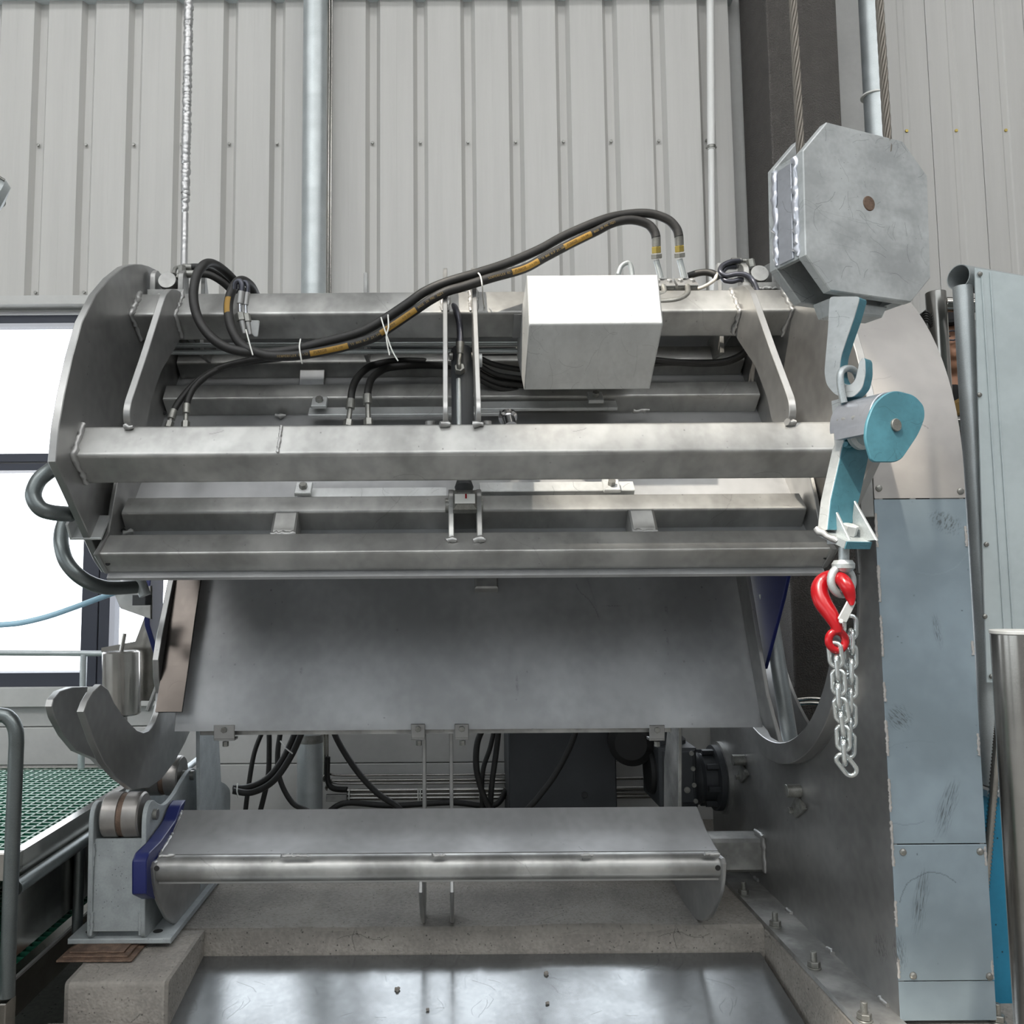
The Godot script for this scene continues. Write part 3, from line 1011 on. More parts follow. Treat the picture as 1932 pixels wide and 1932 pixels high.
func build_ring() -> void:
	var t := thing("drum_ring", "hook-shaped grey steel running ring plate standing on the two rollers at the left", "drum ring")
	var st := S3()
	px(st, hook_outline(), -1.072, -1.05, 0.002, 30.0)
	part(t, "ring_plate", st, "plate")
	st = S3()
	# the outer plate carries the same curve a little shorter
	px(st, [Vector2(-2.5419,1.3546), Vector2(-2.5506,1.3735), Vector2(-2.5937,1.393), Vector2(-2.6762,1.396), Vector2(-2.7892,1.3845), Vector2(-2.78,1.34), Vector2(-2.88,1.23), Vector2(-3.02,1.14), Vector2(-3.2,1.11), Vector2(-3.4,1.13), Vector2(-3.505,1.152), Vector2(-3.274,1.06), Vector2(-3.135,1.05), Vector2(-3.05,1.06), Vector2(-2.95,1.09), Vector2(-2.8684,1.1382), Vector2(-2.7207,1.1936), Vector2(-2.6318,1.2547), Vector2(-2.563,1.3191)], -1.202, -1.18, 0.002, 30.0)
	part(t, "outer_plate", st, "plate")
	for q in [Vector2(-2.95,1.1), Vector2(-3.3,1.09)]:
		st = S3()
		cyl(st, Vector3(-1.18, q.y, q.x), Vector3(-1.072, q.y, q.x), 0.02)
		part(t, "spacer_tube", st, "steel")
	# curved inner liner beside the rear panel
	st = S3()
	px(st, band([Vector2(-3.06,1.26), Vector2(-3.12,1.4), Vector2(-3.19,1.58), Vector2(-3.27,1.76), Vector2(-3.36,1.96)], 0.012), -1.05, -0.955, 0.001, 30.0)
	part(t, "liner_strip", st, "liner")
	st = S3()
	px(st, [Vector2(-3.1628,1.7628), Vector2(-3.142,1.6611), Vector2(-3.1596,1.5633), Vector2(-3.2577,1.4549), Vector2(-3.3002,1.5265), Vector2(-3.3024,1.7653)], -1.135, -1.115, 0.002)
	part(t, "seal_strip", st, "navy", "dark blue seal strip")
	st = S3()
	px(st, [Vector2(-3.1469,2.0986), Vector2(-2.7842,2.0517), Vector2(-2.8575,1.7738), Vector2(-2.9395,1.6484), Vector2(-3.1361,1.3912), Vector2(-3.1916,1.5265), Vector2(-3.4223,1.7579)], 1.142, 1.155, 0.002)
	part(t, "seal_strip", st, "navy", "dark blue seal plate")
	# right running ring inside the housing hole
	st = S3()
	var c := Vector2(-3.17,1.73)
	var o := arc2(c, 0.672, PI * 0.99, PI * 1.9, 40)
	var i := arc2(c, 0.60, PI * 1.9, PI * 0.99, 40)
	o.append_array(i)
	px(st, o, 1.16, 1.205, 0.002, 30.0)
	part(t, "running_ring", st, "plate")
	st = S3()
	var bars := [Vector2(-3.3441,1.7503), Vector2(-3.1191,1.2358), Vector2(-3.0149,1.1675), Vector2(-2.9391,1.1648), Vector2(-3.0442,1.3113), Vector2(-3.2012,1.7479)]
	px(st, bars, 1.11, 1.125, 0.002)
	part(t, "side_plate", st, "plate")
	st = S3()
	cyl(st, Vector3(1.1676,1.6645,-3.15), Vector3(1.2328,1.1167,-3.15), 0.028, -1.0, 24)
	part(t, "stay_tube", st, "galvanised")
	st = S3()
	cyl(st, Vector3(1.0898,2.0929,-3.1), Vector3(1.0932,1.9753,-3.1), 0.028, -1.0, 24)
	part(t, "stay_tube", st, "galvanised")


func build_panel() -> void:
	var t := thing("rear_panel", "large smooth grey steel panel leaning in the middle of the drum opening", "steel panel")
	var st := S3()
	px(st, [Vector2(-3.113,1.2419), Vector2(-3.32,1.75), Vector2(-3.42,1.95), Vector2(-3.5,1.93), Vector2(-3.36,1.68), Vector2(-3.17,1.2), Vector2(-3.105,1.187)], -1.0, 1.118, 0.003)
	part(t, "panel_sheet", st, "panel")
	st = S3()
	px(st, [Vector2(-3.15,1.205), Vector2(-3.15,1.165), Vector2(-3.2,1.165), Vector2(-3.2,1.205)], -0.92, 0.80, 0.003)
	part(t, "lower_rail", st, "steel")
	st = S3()
	# bracket on the panel below the door
	var q := Vector3(0.1359,1.7216,-3.3)
	bx(st, q, Vector3(0.09, 0.09, 0.06), Basis(AX, -0.43), 0.006)
	part(t, "square_stub", st, "steel")
	for k in [[Vector3(-0.9239,1.597,-3.275), 0.04, 0.05], [Vector3(-0.9286,1.5313,-3.26), 0.032, 0.02], [Vector3(-0.9334,1.4804,-3.245), 0.034, 0.05]]:
		st = S3()
		bx(st, k[0] + Vector3(0, 0.0, 0.006), Vector3(k[1], k[2], 0.001), Basis(AX, -0.45), 0.0)
		part(t, "tape_mark", st, "smear")
	for k in [[Vector3(0.8173,1.6055,-3.26), 0.02, 0.05], [Vector3(0.808,1.4918,-3.22), 0.014, 0.04], [Vector3(0.236,1.3458,-3.12), 0.014, 0.1], [Vector3(-0.5468,1.3967,-3.14), 0.016, 0.04], [Vector3(0.6152,1.621,-3.26), 0.11, 0.008], [Vector3(-0.2027,1.5384,-3.22), 0.012, 0.016]]:
		dirt_mark(t, k[0] + Vector3(0, 0, 0.02), Basis(AX, -0.45), k[1], k[2])
	# angle brackets that hold the panel to the stays
	for k in [[Vector3(-0.8192,1.1831,-3.12), 0.075], [Vector3(-0.1215,1.1854,-3.1), 0.05], [Vector3(0.0345,1.1844,-3.1), 0.05], [Vector3(0.737,1.1724,-3.12), 0.055]]:
		st = S3()
		var w: float = k[1]
		bx(st, k[0] + Vector3(0, 0.0, 0.012), Vector3(w, 0.05, 0.008))
		bx(st, k[0] + Vector3(0, -0.027, -0.012), Vector3(w, 0.008, 0.05))
		part(t, "angle_bracket", st, "plate")
		for b in [Vector3(0, 0.008, 0.016), Vector3(0.002, -0.035, 0.0)]:
			st = S3()
			if b.y > 0:
				hexa(st, k[0] + b, k[0] + b + Vector3(0, 0, 0.008), 0.011)
			else:
				hexa(st, k[0] + b, k[0] + b + Vector3(0, -0.018, 0), 0.011)
			part(t, "bolt", st, "fitting")


func build_housing() -> void:
	var t := thing("side_housing", "tall steel housing with an arched pale cover and round opening, beside the blue wall", "machine housing")
	var c := Vector2(-3.2,2.02)
	var r := 0.815
	var hole := Vector2(-3.17,1.73)
	var hr := 0.675
	var fr := -3.2 + r
	var bk := -3.2 - r
	# inner wall in two halves round the hole
	for k in 2:
		var o := []
		if k == 0:
			o = [Vector2(-3.17, 0.53), Vector2(fr, 0.53), Vector2(fr, c.y)]
			o.append_array(arc2(c, r, 0.1, PI * 0.5 + 0.0368, 20))
			o.append(Vector2(-3.17, hole.y + hr))
			o.append_array(arc2(hole, hr, PI * 0.5 - 0.02, -PI * 0.5 + 0.02, 40))
			o.append(Vector2(-3.17, hole.y - hr))
		else:
			o = [Vector2(-3.17, 0.53), Vector2(bk, 0.53), Vector2(bk, c.y)]
			o.append_array(arc2(c, r, PI - 0.1, PI * 0.5 - 0.0368, 20))
			o.append(Vector2(-3.17, hole.y + hr))
			o.append_array(arc2(hole, hr, PI * 0.5 + 0.02, PI * 1.5 - 0.02, 40))
			o.append(Vector2(-3.17, hole.y - hr))
		var st := S3()
		px(st, o, 1.2, 1.212, 0.0, 30.0)
		part(t, "inner_wall", st, "plate")
		st = S3()
		px(st, o, 1.438, 1.45, 0.0, 30.0)
		part(t, "outer_wall", st, "plate")
	var st := S3()
	var o2 := [Vector2(fr, 0.53), Vector2(fr, c.y)]
	o2.append_array(arc2(c, r, 0.1, PI - 0.1, 36))
	o2.append_array([Vector2(bk, c.y), Vector2(bk, 0.53)])
	# cover sheets along the front and over the arch
	var y0: float = 0.53
	var ys := [0.5245, 0.6333, 0.9906, 1.937]
	ys[0] = y0
	for k in 3:
		st = S3()
		var dz := 0.004 if k == 1 else 0.002
		box2(st, Vector3(1.196, ys[k] + 0.0015, fr + 0.0002), Vector3(1.454, ys[k + 1] - 0.0015, fr + dz), 0.001)
		part(t, "cover_sheet", st, "cover_blue", "pale blue cover sheet")
	var f0: float = ys[3]
	var a0 := asin((f0 - c.y) / r) if f0 > c.y else 0.0
	st = S3()
	var line := []
	if f0 < c.y:
		line.append(Vector2(fr + 0.004, f0 + 0.0015))
	line.append_array(arc2(c, r + 0.004, a0, PI * 0.97, 44))
	px(st, band(line, -0.003), 1.196, 1.454, 0.001, 30.0)
	part(t, "cover_sheet", st, "cover", "arched top cover sheet")
	for q in [[1.21, f0 + 0.03], [1.44, f0 + 0.02], [1.225, ys[2] - 0.02], [1.435, ys[2] - 0.02], [1.235, ys[1] + 0.015], [1.44, ys[1] + 0.012]]:
		st = S3()
		lathe(st, [Vector2(0.010, 0), Vector2(0.009, 0.003), Vector2(0.005, 0.0055), Vector2(0, 0.006)], Vector3(q[0], q[1], fr + 0.004), FW, 12)
		part(t, "screw", st, "fitting")
	st = S3()
	lathe(st, [Vector2(0.011, 0), Vector2(0.009, 0.004), Vector2(0.004, 0.007), Vector2(0, 0.0075)], Vector3(1.44, 2.345, -2.484), Vector3(0, 0.45, 0.9), 12)
	part(t, "screw", st, "zinc")
	# weld metal along the sheet edges
	for k in 9:
		var y: float = lerpf(0.6, f0 - 0.03, (k + rng.randf_range(0.1, 0.6)) / 9.0)
		weld(t, [Vector3(1.198, y, fr + 0.003), Vector3(1.198, y + rng.randf_range(0.05, 0.12), fr + 0.002)], 0.0028, "cover")
		if k % 2 == 0:
			weld(t, [Vector3(1.449, y, fr + 0.003), Vector3(1.449, y + rng.randf_range(0.02, 0.06), fr + 0.002)], 0.0028, "cover")
	for q in [[Vector3(1.3925,1.8693,-2.37), 0.12, 0.07, -0.5], [Vector3(1.3515,1.5677,-2.37), 0.03, 0.12, 0.15], [Vector3(1.2332,1.3304,-2.37), 0.08, 0.09, 0.8], [Vector3(1.3501,1.0885,-2.37), 0.06, 0.2, -0.35], [Vector3(1.2645,0.8455,-2.37), 0.05, 0.22, -0.2], [Vector3(1.2,0.7088,-2.37), 0.05, 0.12, 0.1], [Vector3(1.151,0.7227,-2.37), 0.05, 0.1, 0.1], [Vector3(1.2634,2.1789,-2.37), 0.1, 0.05, 0.3]]:
		dirt_mark(t, Vector3(q[0].x, q[0].y, fr + 0.0065), Basis(FW, q[3]), q[1], q[2])
	# foot bar with anchor bolts
	st = S3()
	box2(st, Vector3(1.075, 0.52, -4.0), Vector3(1.2, 0.536, -2.2), 0.003)
	part(t, "foot_bar", st, "steel")
	for k in 5:
		var b: Vector3 = [Vector3(1.0928,0.536,-3.3051), Vector3(1.0984,0.536,-3.0057), Vector3(1.0962,0.536,-2.6911), Vector3(1.0973,0.536,-2.3781), Vector3(1.4646,0.52,-2.3976)][k]
		st = S3()
		cyl(st, b, b + UP * 0.004, 0.021, -1.0, 20)
		hexa(st, b + UP * 0.004, b + UP * 0.02, 0.019)
		part(t, "anchor_nut", st, "fitting")
		st = S3()
		cyl(st, b + UP * 0.01, b + UP * 0.048, 0.0095, -1.0, 16)
		part(t, "anchor_stud", st, "fitting")
	for k in 4:
		var z: float = -2.45 - k * 0.33
		weld(t, [Vector3(1.197, 0.538, z), Vector3(1.197, 0.538, z - 0.05)], 0.006)
	# pins with keeper plates
	for q in [[Vector3(1.2,0.9809,-3.5563), 0.0], [Vector3(1.2,0.9885,-2.9989), 0.0]]:
		var p: Vector3 = q[0]
		st = S3()
		cyl(st, p, p + Vector3(-0.05, 0, 0), 0.022, -1.0, 20)
		part(t, "keeper_pin", st, "fitting")
		st = S3()
		prism(st, rounded([Vector2(0.06, -0.045), Vector2(-0.02, -0.015), Vector2(-0.075, -0.075), Vector2(-0.06, -0.1), Vector2(-0.03, -0.1)], 0.012), p, FW, UP, Vector3(-0.008, 0, 0))
		part(t, "keeper_plate", st, "fitting")
		for d in [Vector2(0.05, -0.04), Vector2(-0.055, -0.08)]:
			st = S3()
			hexa(st, p + Vector3(-0.008, d.y, d.x), p + Vector3(-0.022, d.y, d.x), 0.012)
			part(t, "bolt", st, "fitting")
	# seal ring round the hole
	st = S3()
	var o3 := arc2(hole, hr + 0.0, 0.0, TAU * 0.999, 64)
	o3.append_array(arc2(hole, hr - 0.012, TAU * 0.999, 0.0, 64))
	px(st, o3, 1.196, 1.22, 0.0, 30.0)
	part(t, "hole_rim", st, "plate")
	# bracket on the front edge behind the hook
	st = S3()
	box2(st, Vector3(1.146,1.9907,-2.37), Vector3(1.1834,1.8848,-2.36))
	part(t, "edge_bracket", st, "steel")


# a flat smudge of dirt lying on a surface, faded by its own alpha
func dirt_mark(parent: Node3D, c: Vector3, b: Basis, w: float, h: float) -> void:
	var st := S3()
	var k := [[-1, -1], [1, -1], [1, 1], [-1, 1]]
	for i in [0, 2, 1, 0, 3, 2]:
		st.set_normal(b.z)
		st.set_uv(Vector2(k[i][0] + 1, 1 - k[i][1]) / 2.0)
		st.add_vertex(c + b.x * k[i][0] * w / 2 + b.y * k[i][1] * h / 2)
	part(parent, "dirt_mark", st, "dirt")



# ---------------------------------------------------------------- apron and stand
func lobe(up: bool) -> PackedVector2Array:
	var o := [Vector2(-2.8576,0.8229), Vector2(-2.7979,0.8279), Vector2(-2.7837,0.8144), Vector2(-2.7997,0.7634), Vector2(-2.8203,0.7203), Vector2(-2.8574,0.6759), Vector2(-2.9322,0.6032), Vector2(-2.9947,0.5643), Vector2(-3.0523,0.5373), Vector2(-3.1174,0.518), Vector2(-3.1774,0.5101), Vector2(-3.3014,0.5234), Vector2(-3.4423,0.5498), Vector2(-3.5825,0.625)]
	if up:
		return PackedVector2Array([Vector2(-2.835,0.755), Vector2(-2.8203,0.7203), Vector2(-2.8574,0.6759), Vector2(-2.9322,0.6032), Vector2(-2.9947,0.5643), Vector2(-3.0523,0.5373), Vector2(-3.1174,0.518), Vector2(-3.1774,0.5101), Vector2(-3.22,0.6), Vector2(-3.24,0.75)])
	else:
		o.append_array([Vector2(-3.28,0.8411), Vector2(-3.1755,0.889), Vector2(-3.0931,0.9099), Vector2(-2.9979,0.8613)])
	return PackedVector2Array(o)


func build_apron() -> void:
	var t := thing("lower_apron", "low curved steel apron with a rounded front tube lying under the leaning panel", "machine apron")
	var xl: float = -0.9622
	var st := S3()
	px(st, band([Vector2(-3.0933,0.908), Vector2(-3.057,0.8883), Vector2(-3.0038,0.8632), Vector2(-2.9464,0.8409), Vector2(-2.8573,0.8263)], -0.008), xl + 0.006, 0.866, 0.001, 40.0)
	part(t, "top_sheet", st, "dull_plate")
	st = S3()
	var c := Vector2(-2.8231,0.792)
	var cx := Vector3(0, c.y, c.x - 0.025)
	cyl(st, cx + AX * (xl + 0.004), cx + AX * 0.864, 0.0405, -1.0, 40)
	part(t, "front_tube", st, "steel")
	st = S3()
	box2(st, Vector3(xl + 0.004, c.y - 0.044, c.x - 0.02), Vector3(0.862, c.y - 0.037, c.x - 0.01), 0.001)
	part(t, "seam_strip", st, "weld")
	for x in [xl - 0.004, 0.858]:
		st = S3()
		px(st, lobe(false), x, x + 0.014, 0.003, 35.0)
		part(t, "end_plate", st, "plate")
	for x in [-0.1045, -0.0038]:
		st = S3()
		px(st, lobe(true), x - 0.007, x + 0.007, 0.003, 35.0)
		part(t, "rib_plate", st, "plate")
		st = S3()
		box2(st, Vector3(x - 0.007, 1.7 - 1.06, -3.22), Vector3(x + 0.007, 1.7 - 0.50, -3.27), 0.002)
		part(t, "stay_bar", st, "plate")
	for x in [-0.965, 0.845]:
		st = S3()
		px(st, [Vector2(-3.25,1.2), Vector2(-3.5,1.2), Vector2(-3.66,0.56), Vector2(-3.3,0.56)] if x < 0 else [Vector2(-3.22,1.2), Vector2(-3.36,1.2), Vector2(-3.46,1), Vector2(-3.5,0.7), Vector2(-3.28,0.7)], x, x + 0.014, 0.003)
		part(t, "stay_plate", st, "grey_paint" if x < 0 else "steel")
	st = S3()
	bx(st, Vector3(1.035, 1.7 - 1.04, -3.42), Vector3(0.33, 0.125, 0.125), Basis.IDENTITY, 0.012)
	part(t, "pivot_tube", st, "steel")
	weld(t, [Vector3(1.194, 0.725, -3.36), Vector3(1.194, 0.60, -3.355)], 0.009)
	weld(t, [Vector3(1.194, 0.725, -3.36), Vector3(1.194, 0.73, -3.45)], 0.009)
	for q in [[Vector3(-0.9275,0.8567,-2.76), Vector3(-0.8774,0.8612,-2.76)], [Vector3(-0.5506,0.8435,-2.8), Vector3(-0.4573,0.8429,-2.8)], [Vector3(-0.0671,0.8419,-2.8), Vector3(-0.0247,0.8416,-2.8)], [Vector3(0.4079,0.8403,-2.8), Vector3(0.4504,0.84,-2.8)], [Vector3(0.8067,0.8409,-2.8), Vector3(0.8541,0.8389,-2.8)]]:
		weld(t, q, 0.004)
	for q in [Vector3(-0.9306,0.8237,-2.752), Vector3(0.8314,0.8133,-2.752)]:
		st = S3()
		cyl(st, q, q + Vector3(0, 0, 0.004), 0.0085, -1.0, 16)
		part(t, "vent_hole", st, "black")
	weld(t, [Vector3(xl, (Vector2(-3.0931,0.9099)).y, (Vector2(-3.0931,0.9099)).x), Vector3(xl, (Vector2(-2.9979,0.8613)).y, (Vector2(-2.9979,0.8613)).x), Vector3(xl, (Vector2(-2.8571,0.8281)).y, (Vector2(-2.8571,0.8281)).x)], 0.005)
	st = S3()
	px(st, rounded([Vector2(-3.0874,0.9311), Vector2(-3.0312,0.8949), Vector2(-2.8803,0.8673), Vector2(-2.7761,0.8634), Vector2(-2.7488,0.8458), Vector2(-2.7557,0.7437), Vector2(-2.85,0.695), Vector2(-2.85,0.78), Vector2(-2.93,0.82), Vector2(-3.07,0.88), Vector2(-3.14,0.94)], 0.008, 2), -1.008, -0.962, 0.004, 30.0)
	part(t, "scraper_strip", st, "navy", "dark blue plastic scraper strip")


func build_stand() -> void:
	var t := thing("roller_stand", "pale grey painted stand with two worn steel rollers carrying the drum ring", "roller stand")
	var side := [Vector2(-2.895,0.55), Vector2(-2.885,0.9), Vector2(-2.885,0.94), Vector2(-2.895,0.97), Vector2(-2.92,0.988), Vector2(-2.955,0.985), Vector2(-2.994,0.962), Vector2(-3.06,0.94), Vector2(-3.122,0.942), Vector2(-3.19,0.955), Vector2(-3.26,0.98), Vector2(-3.33,0.998), Vector2(-3.4,1), Vector2(-3.47,0.965), Vector2(-3.64,0.915), Vector2(-3.9,0.82), Vector2(-3.97,0.78), Vector2(-3.97,0.55)]
	for x in [-1.205, -1.03]:
		var st := S3()
		px(st, rounded(side, 0.03, 3), x, x + 0.016, 0.002, 40.0)
		part(t, "side_plate", st, "grey_paint")
	var st := S3()
	box2(st, Vector3(-1.189, 1.7 - 1.125, -2.902), Vector3(-1.03, 1.7 - 0.83, -2.915), 0.001)
	part(t, "front_plate", st, "grey_paint")
	st = S3()
	box2(st, Vector3(-1.189, 1.7 - 0.9, -3.08), Vector3(-1.03, 1.7 - 0.82, -3.1), 0.001)
	part(t, "web_plate", st, "grey_paint")
	st = S3()
	box2(st, Vector3(-1.27, 0.535, -2.9), Vector3(-0.93, 0.552, -4.05), 0.003)
	part(t, "base_plate", st, "grey_paint")
	for q in [[Vector3(-1.2186,0.5486,-2.96), 0], [Vector3(-0.9925,0.5454,-2.96), 0]]:
		st = S3()
		var p: Vector3 = q[0]
		p.y = 0.5525
		cyl(st, p, p + UP * 0.001, 0.016, -1.0, 20)
		part(t, "bolt_hole", st, "black")
	for q in [[2.955, -0.764], [3.36, -0.722]]:
		var a := Vector3(-1.172, 1.7 + q[1], -q[0])
		st = S3()
		var w := 0.127
		var r := 0.0745
		lathe(st, [Vector2(0, 0), Vector2(r - 0.006, 0), Vector2(r, 0.005), Vector2(r, w * 0.42), Vector2(r - 0.004, w * 0.43), Vector2(r - 0.004, w * 0.57), Vector2(r, w * 0.58), Vector2(r, w - 0.005), Vector2(r - 0.006, w), Vector2(0, w)], a, AX, 40)
		var ro := part(t, "roller", st, "wear")
		st = S3()
		lathe(st, [Vector2(r - 0.0035, w * 0.432), Vector2(r - 0.0035, w * 0.568)], a, AX, 40)
		part(ro, "worn_groove", st, "rusty")
		st = S3()
		cyl(st, a - AX * 0.045, a + AX * 0.172, 0.018)
		part(t, "axle", st, "fitting")
	for q in [[-1.191, -0.84], [-1.031, -0.84], [-1.191, -1.06], [-1.031, -1.06]]:
		weld(t, [Vector3(q[0], 1.7 + q[1], -2.896), Vector3(q[0], 1.7 + q[1] - 0.075, -2.896)], 0.004, "grey_paint")
	for k in 3:
		st = S3()
		var a := Vector3(-1.2328,0.5343,-2.83)
		box2(st, Vector3(-1.26 + k * 0.012, 0.521 + k * 0.0055, -2.80 - k * 0.02), Vector3(-1.02 - k * 0.02, 0.526 + k * 0.0055, -2.98), 0.001)
		solo("packing_plate", st, "rusty", ["lowest rusty packing plate between the concrete block and the roller stand", "middle rusty packing plate of the three under the roller stand", "topmost rusty packing plate directly under the roller stand base"][k], "packing plate", "packing plates under the stand")


func build_behind() -> void:
	# things seen through the gap under the panel
	var t := thing("oil_tank", "dark grey square tank standing behind the apron", "tank")
	var st := S3()
	box2(st, Vector3(0.2606, 0.53, -4.0), Vector3(0.7568, 1.35, -4.35), 0.006)
	part(t, "tank_body", st, "dark_paint")
	st = S3()
	cyl(st, Vector3(0.6077,0.7388,-4), Vector3(0.6062,0.7412,-3.99), 0.014)
	part(t, "plug", st, "black")
	t = thing("gear_motor", "dark grey gear unit with a bolted cover plate beside the tank", "gearbox")
	st = S3()
	var g0: float = 0.888
	var g1: float = 1.0516
	box2(st, Vector3(g0, 0.7503, -3.72), Vector3(g1, 0.9988, -4.05), 0.012)
	part(t, "gear_case", st, "dark_paint")
	st = S3()
	box2(st, Vector3(g0 + 0.02, 0.7714, -3.708), Vector3(g1 - 0.02, 0.9864, -3.73), 0.004)
	var cov := part(t, "cover_plate", st, "dark_paint")
	for q in [[Vector3(0.9556,0.9325,-3.707), 0.013], [Vector3(0.9999,0.8282,-3.707), 0.013], [Vector3(0.9287,0.9165,-3.71), 0.01], [Vector3(1.0284,0.9159,-3.71), 0.01], [Vector3(0.9289,0.8479,-3.71), 0.01], [Vector3(1.0307,0.8472,-3.71), 0.01], [Vector3(0.9337,0.7817,-3.71), 0.01], [Vector3(1.0354,0.781,-3.71), 0.01], [Vector3(1.0236,0.9803,-3.71), 0.01]]:
		st = S3()
		cyl(st, q[0], q[0] + FW * 0.008, q[1], -1.0, 16)
		part(cov, "screw_plug", st, "fitting")
	st = S3()
	var ax := Vector3(g1, 0.8445, -3.86)
	lathe(st, [Vector2(0.10, 0), Vector2(0.115, 0.03), Vector2(0.105, 0.05), Vector2(0.105, 0.10), Vector2(0.14, 0.105), Vector2(0.14, 0.13), Vector2(0.0, 0.13)], ax, AX, 32)
	part(t, "flange", st, "dark_paint")
	for k in 8:
		st = S3()
		var a := TAU * k / 8.0 + 0.2
		bx(st, ax + Vector3(0.078, cos(a) * 0.118, sin(a) * 0.118), Vector3(0.05, 0.02, 0.022), Basis(AX, a))
		part(t, "flange_rib", st, "dark_paint")
	st = S3()
	lathe(st, [Vector2(0.0, -0.004), Vector2(0.155, -0.004), Vector2(0.155, 0.016), Vector2(0.0, 0.016)], Vector3(1.186, ax.y, ax.z), AX, 40)
	part(t, "mounting_ring", st, "steel")
	st = S3()
	var up := Vector3((g0 + g1) / 2 - 0.01, 0.9837, -3.88)
	lathe(st, [Vector2(0.085, 0), Vector2(0.085, 0.03), Vector2(0.06, 0.05), Vector2(0.06, 0.09), Vector2(0.1, 0.1), Vector2(0.1, 0.13), Vector2(0.075, 0.14), Vector2(0.075, 0.35), Vector2(0, 0.35)], up, UP, 28)
	part(t, "motor_body", st, "dark_paint")
	st = S3()
	var dd := Vector3(0.8667, 0.875, -3.86)
	lathe(st, [Vector2(0, 0), Vector2(0.09, 0), Vector2(0.1, 0.012), Vector2(0.1, 0.04), Vector2(0, 0.04)], dd, AX, 32)
	part(t, "side_cover", st, "black")
	st = S3()
	var mo := Vector3(0.8293,0.999,-3.9)
	lathe(st, [Vector2(0.0, -0.085), Vector2(0.07, -0.08), Vector2(0.1, -0.06), Vector2(0.108, 0.0), Vector2(0.108, 0.16), Vector2(0.0, 0.16)], mo - AX * 0.02, Vector3(0.25, 0, -0.97), 36)
	solo("motor_hood", st, "black", "round black motor hood between the tank and the gear unit", "motor")
	# bright pipes along the wall
	var k := 0
	for q in [[0.7464, 0.008, -0.6026, 1.0], [0.7093, 0.010, -0.515, 1.02], [0.6891, 0.009, -0.5149, 1.02], [0.6714, 0.010, -0.5149, 1.02]]:
		st = S3()
		var z := -4.3 if k == 0 else -4.25
		cyl(st, Vector3(q[2], q[0], z), Vector3(q[3], q[0], z), q[1], -1.0, 16)
		solo("floor_pipe", st, "stainless", ["single upper steel pipe running level along the wall boards", "topmost of the three bundled steel pipes along the wall", "middle one of the three bundled steel pipes along the wall", "lowest of the three bundled steel pipes along the wall"][k], "pipe", "level pipes behind the apron")
		k += 1
	for x in [659, 790, 797, 905]:
		st = S3()
		var xx: float = {659: -0.5034, 790: -0.1673, 797: -0.1569, 905: 0.1326}[x]
		tube(st, [Vector3(xx, 0.7218, -4.232), Vector3(xx, 0.6965, -4.226), Vector3(xx, 0.6512, -4.232)], 0.003, 6)
		solo("cable_tie", st, "tie", {659: "white cable tie at the left end of the bundled floor pipes", 790: "left one of two white ties near the middle of the bundled floor pipes", 797: "right one of two white ties near the middle of the bundled floor pipes", 905: "white cable tie on the bundled floor pipes beside the dark tank"}[x], "cable tie")
	st = S3()
	bx(st, Vector3(-0.5627,0.6816,-4.22), Vector3(0.1, 0.03, 0.03))
	solo("pipe_bracket", st, "steel", "short steel bracket arm from the thick wall pipe to the bundled pipes", "bracket")
	st = S3()
	tube(st, spline([Vector3(-0.8664,1.0602,-4), Vector3(-0.9139,0.9403,-4), Vector3(-0.941,0.7731,-4), Vector3(-0.954,0.6545,-4)], 6), 0.011, 10)
	solo("hose", st, "rubber", "straight black hose leaning left behind the apron, leftmost under the panel", "hose", "hoses behind the apron")
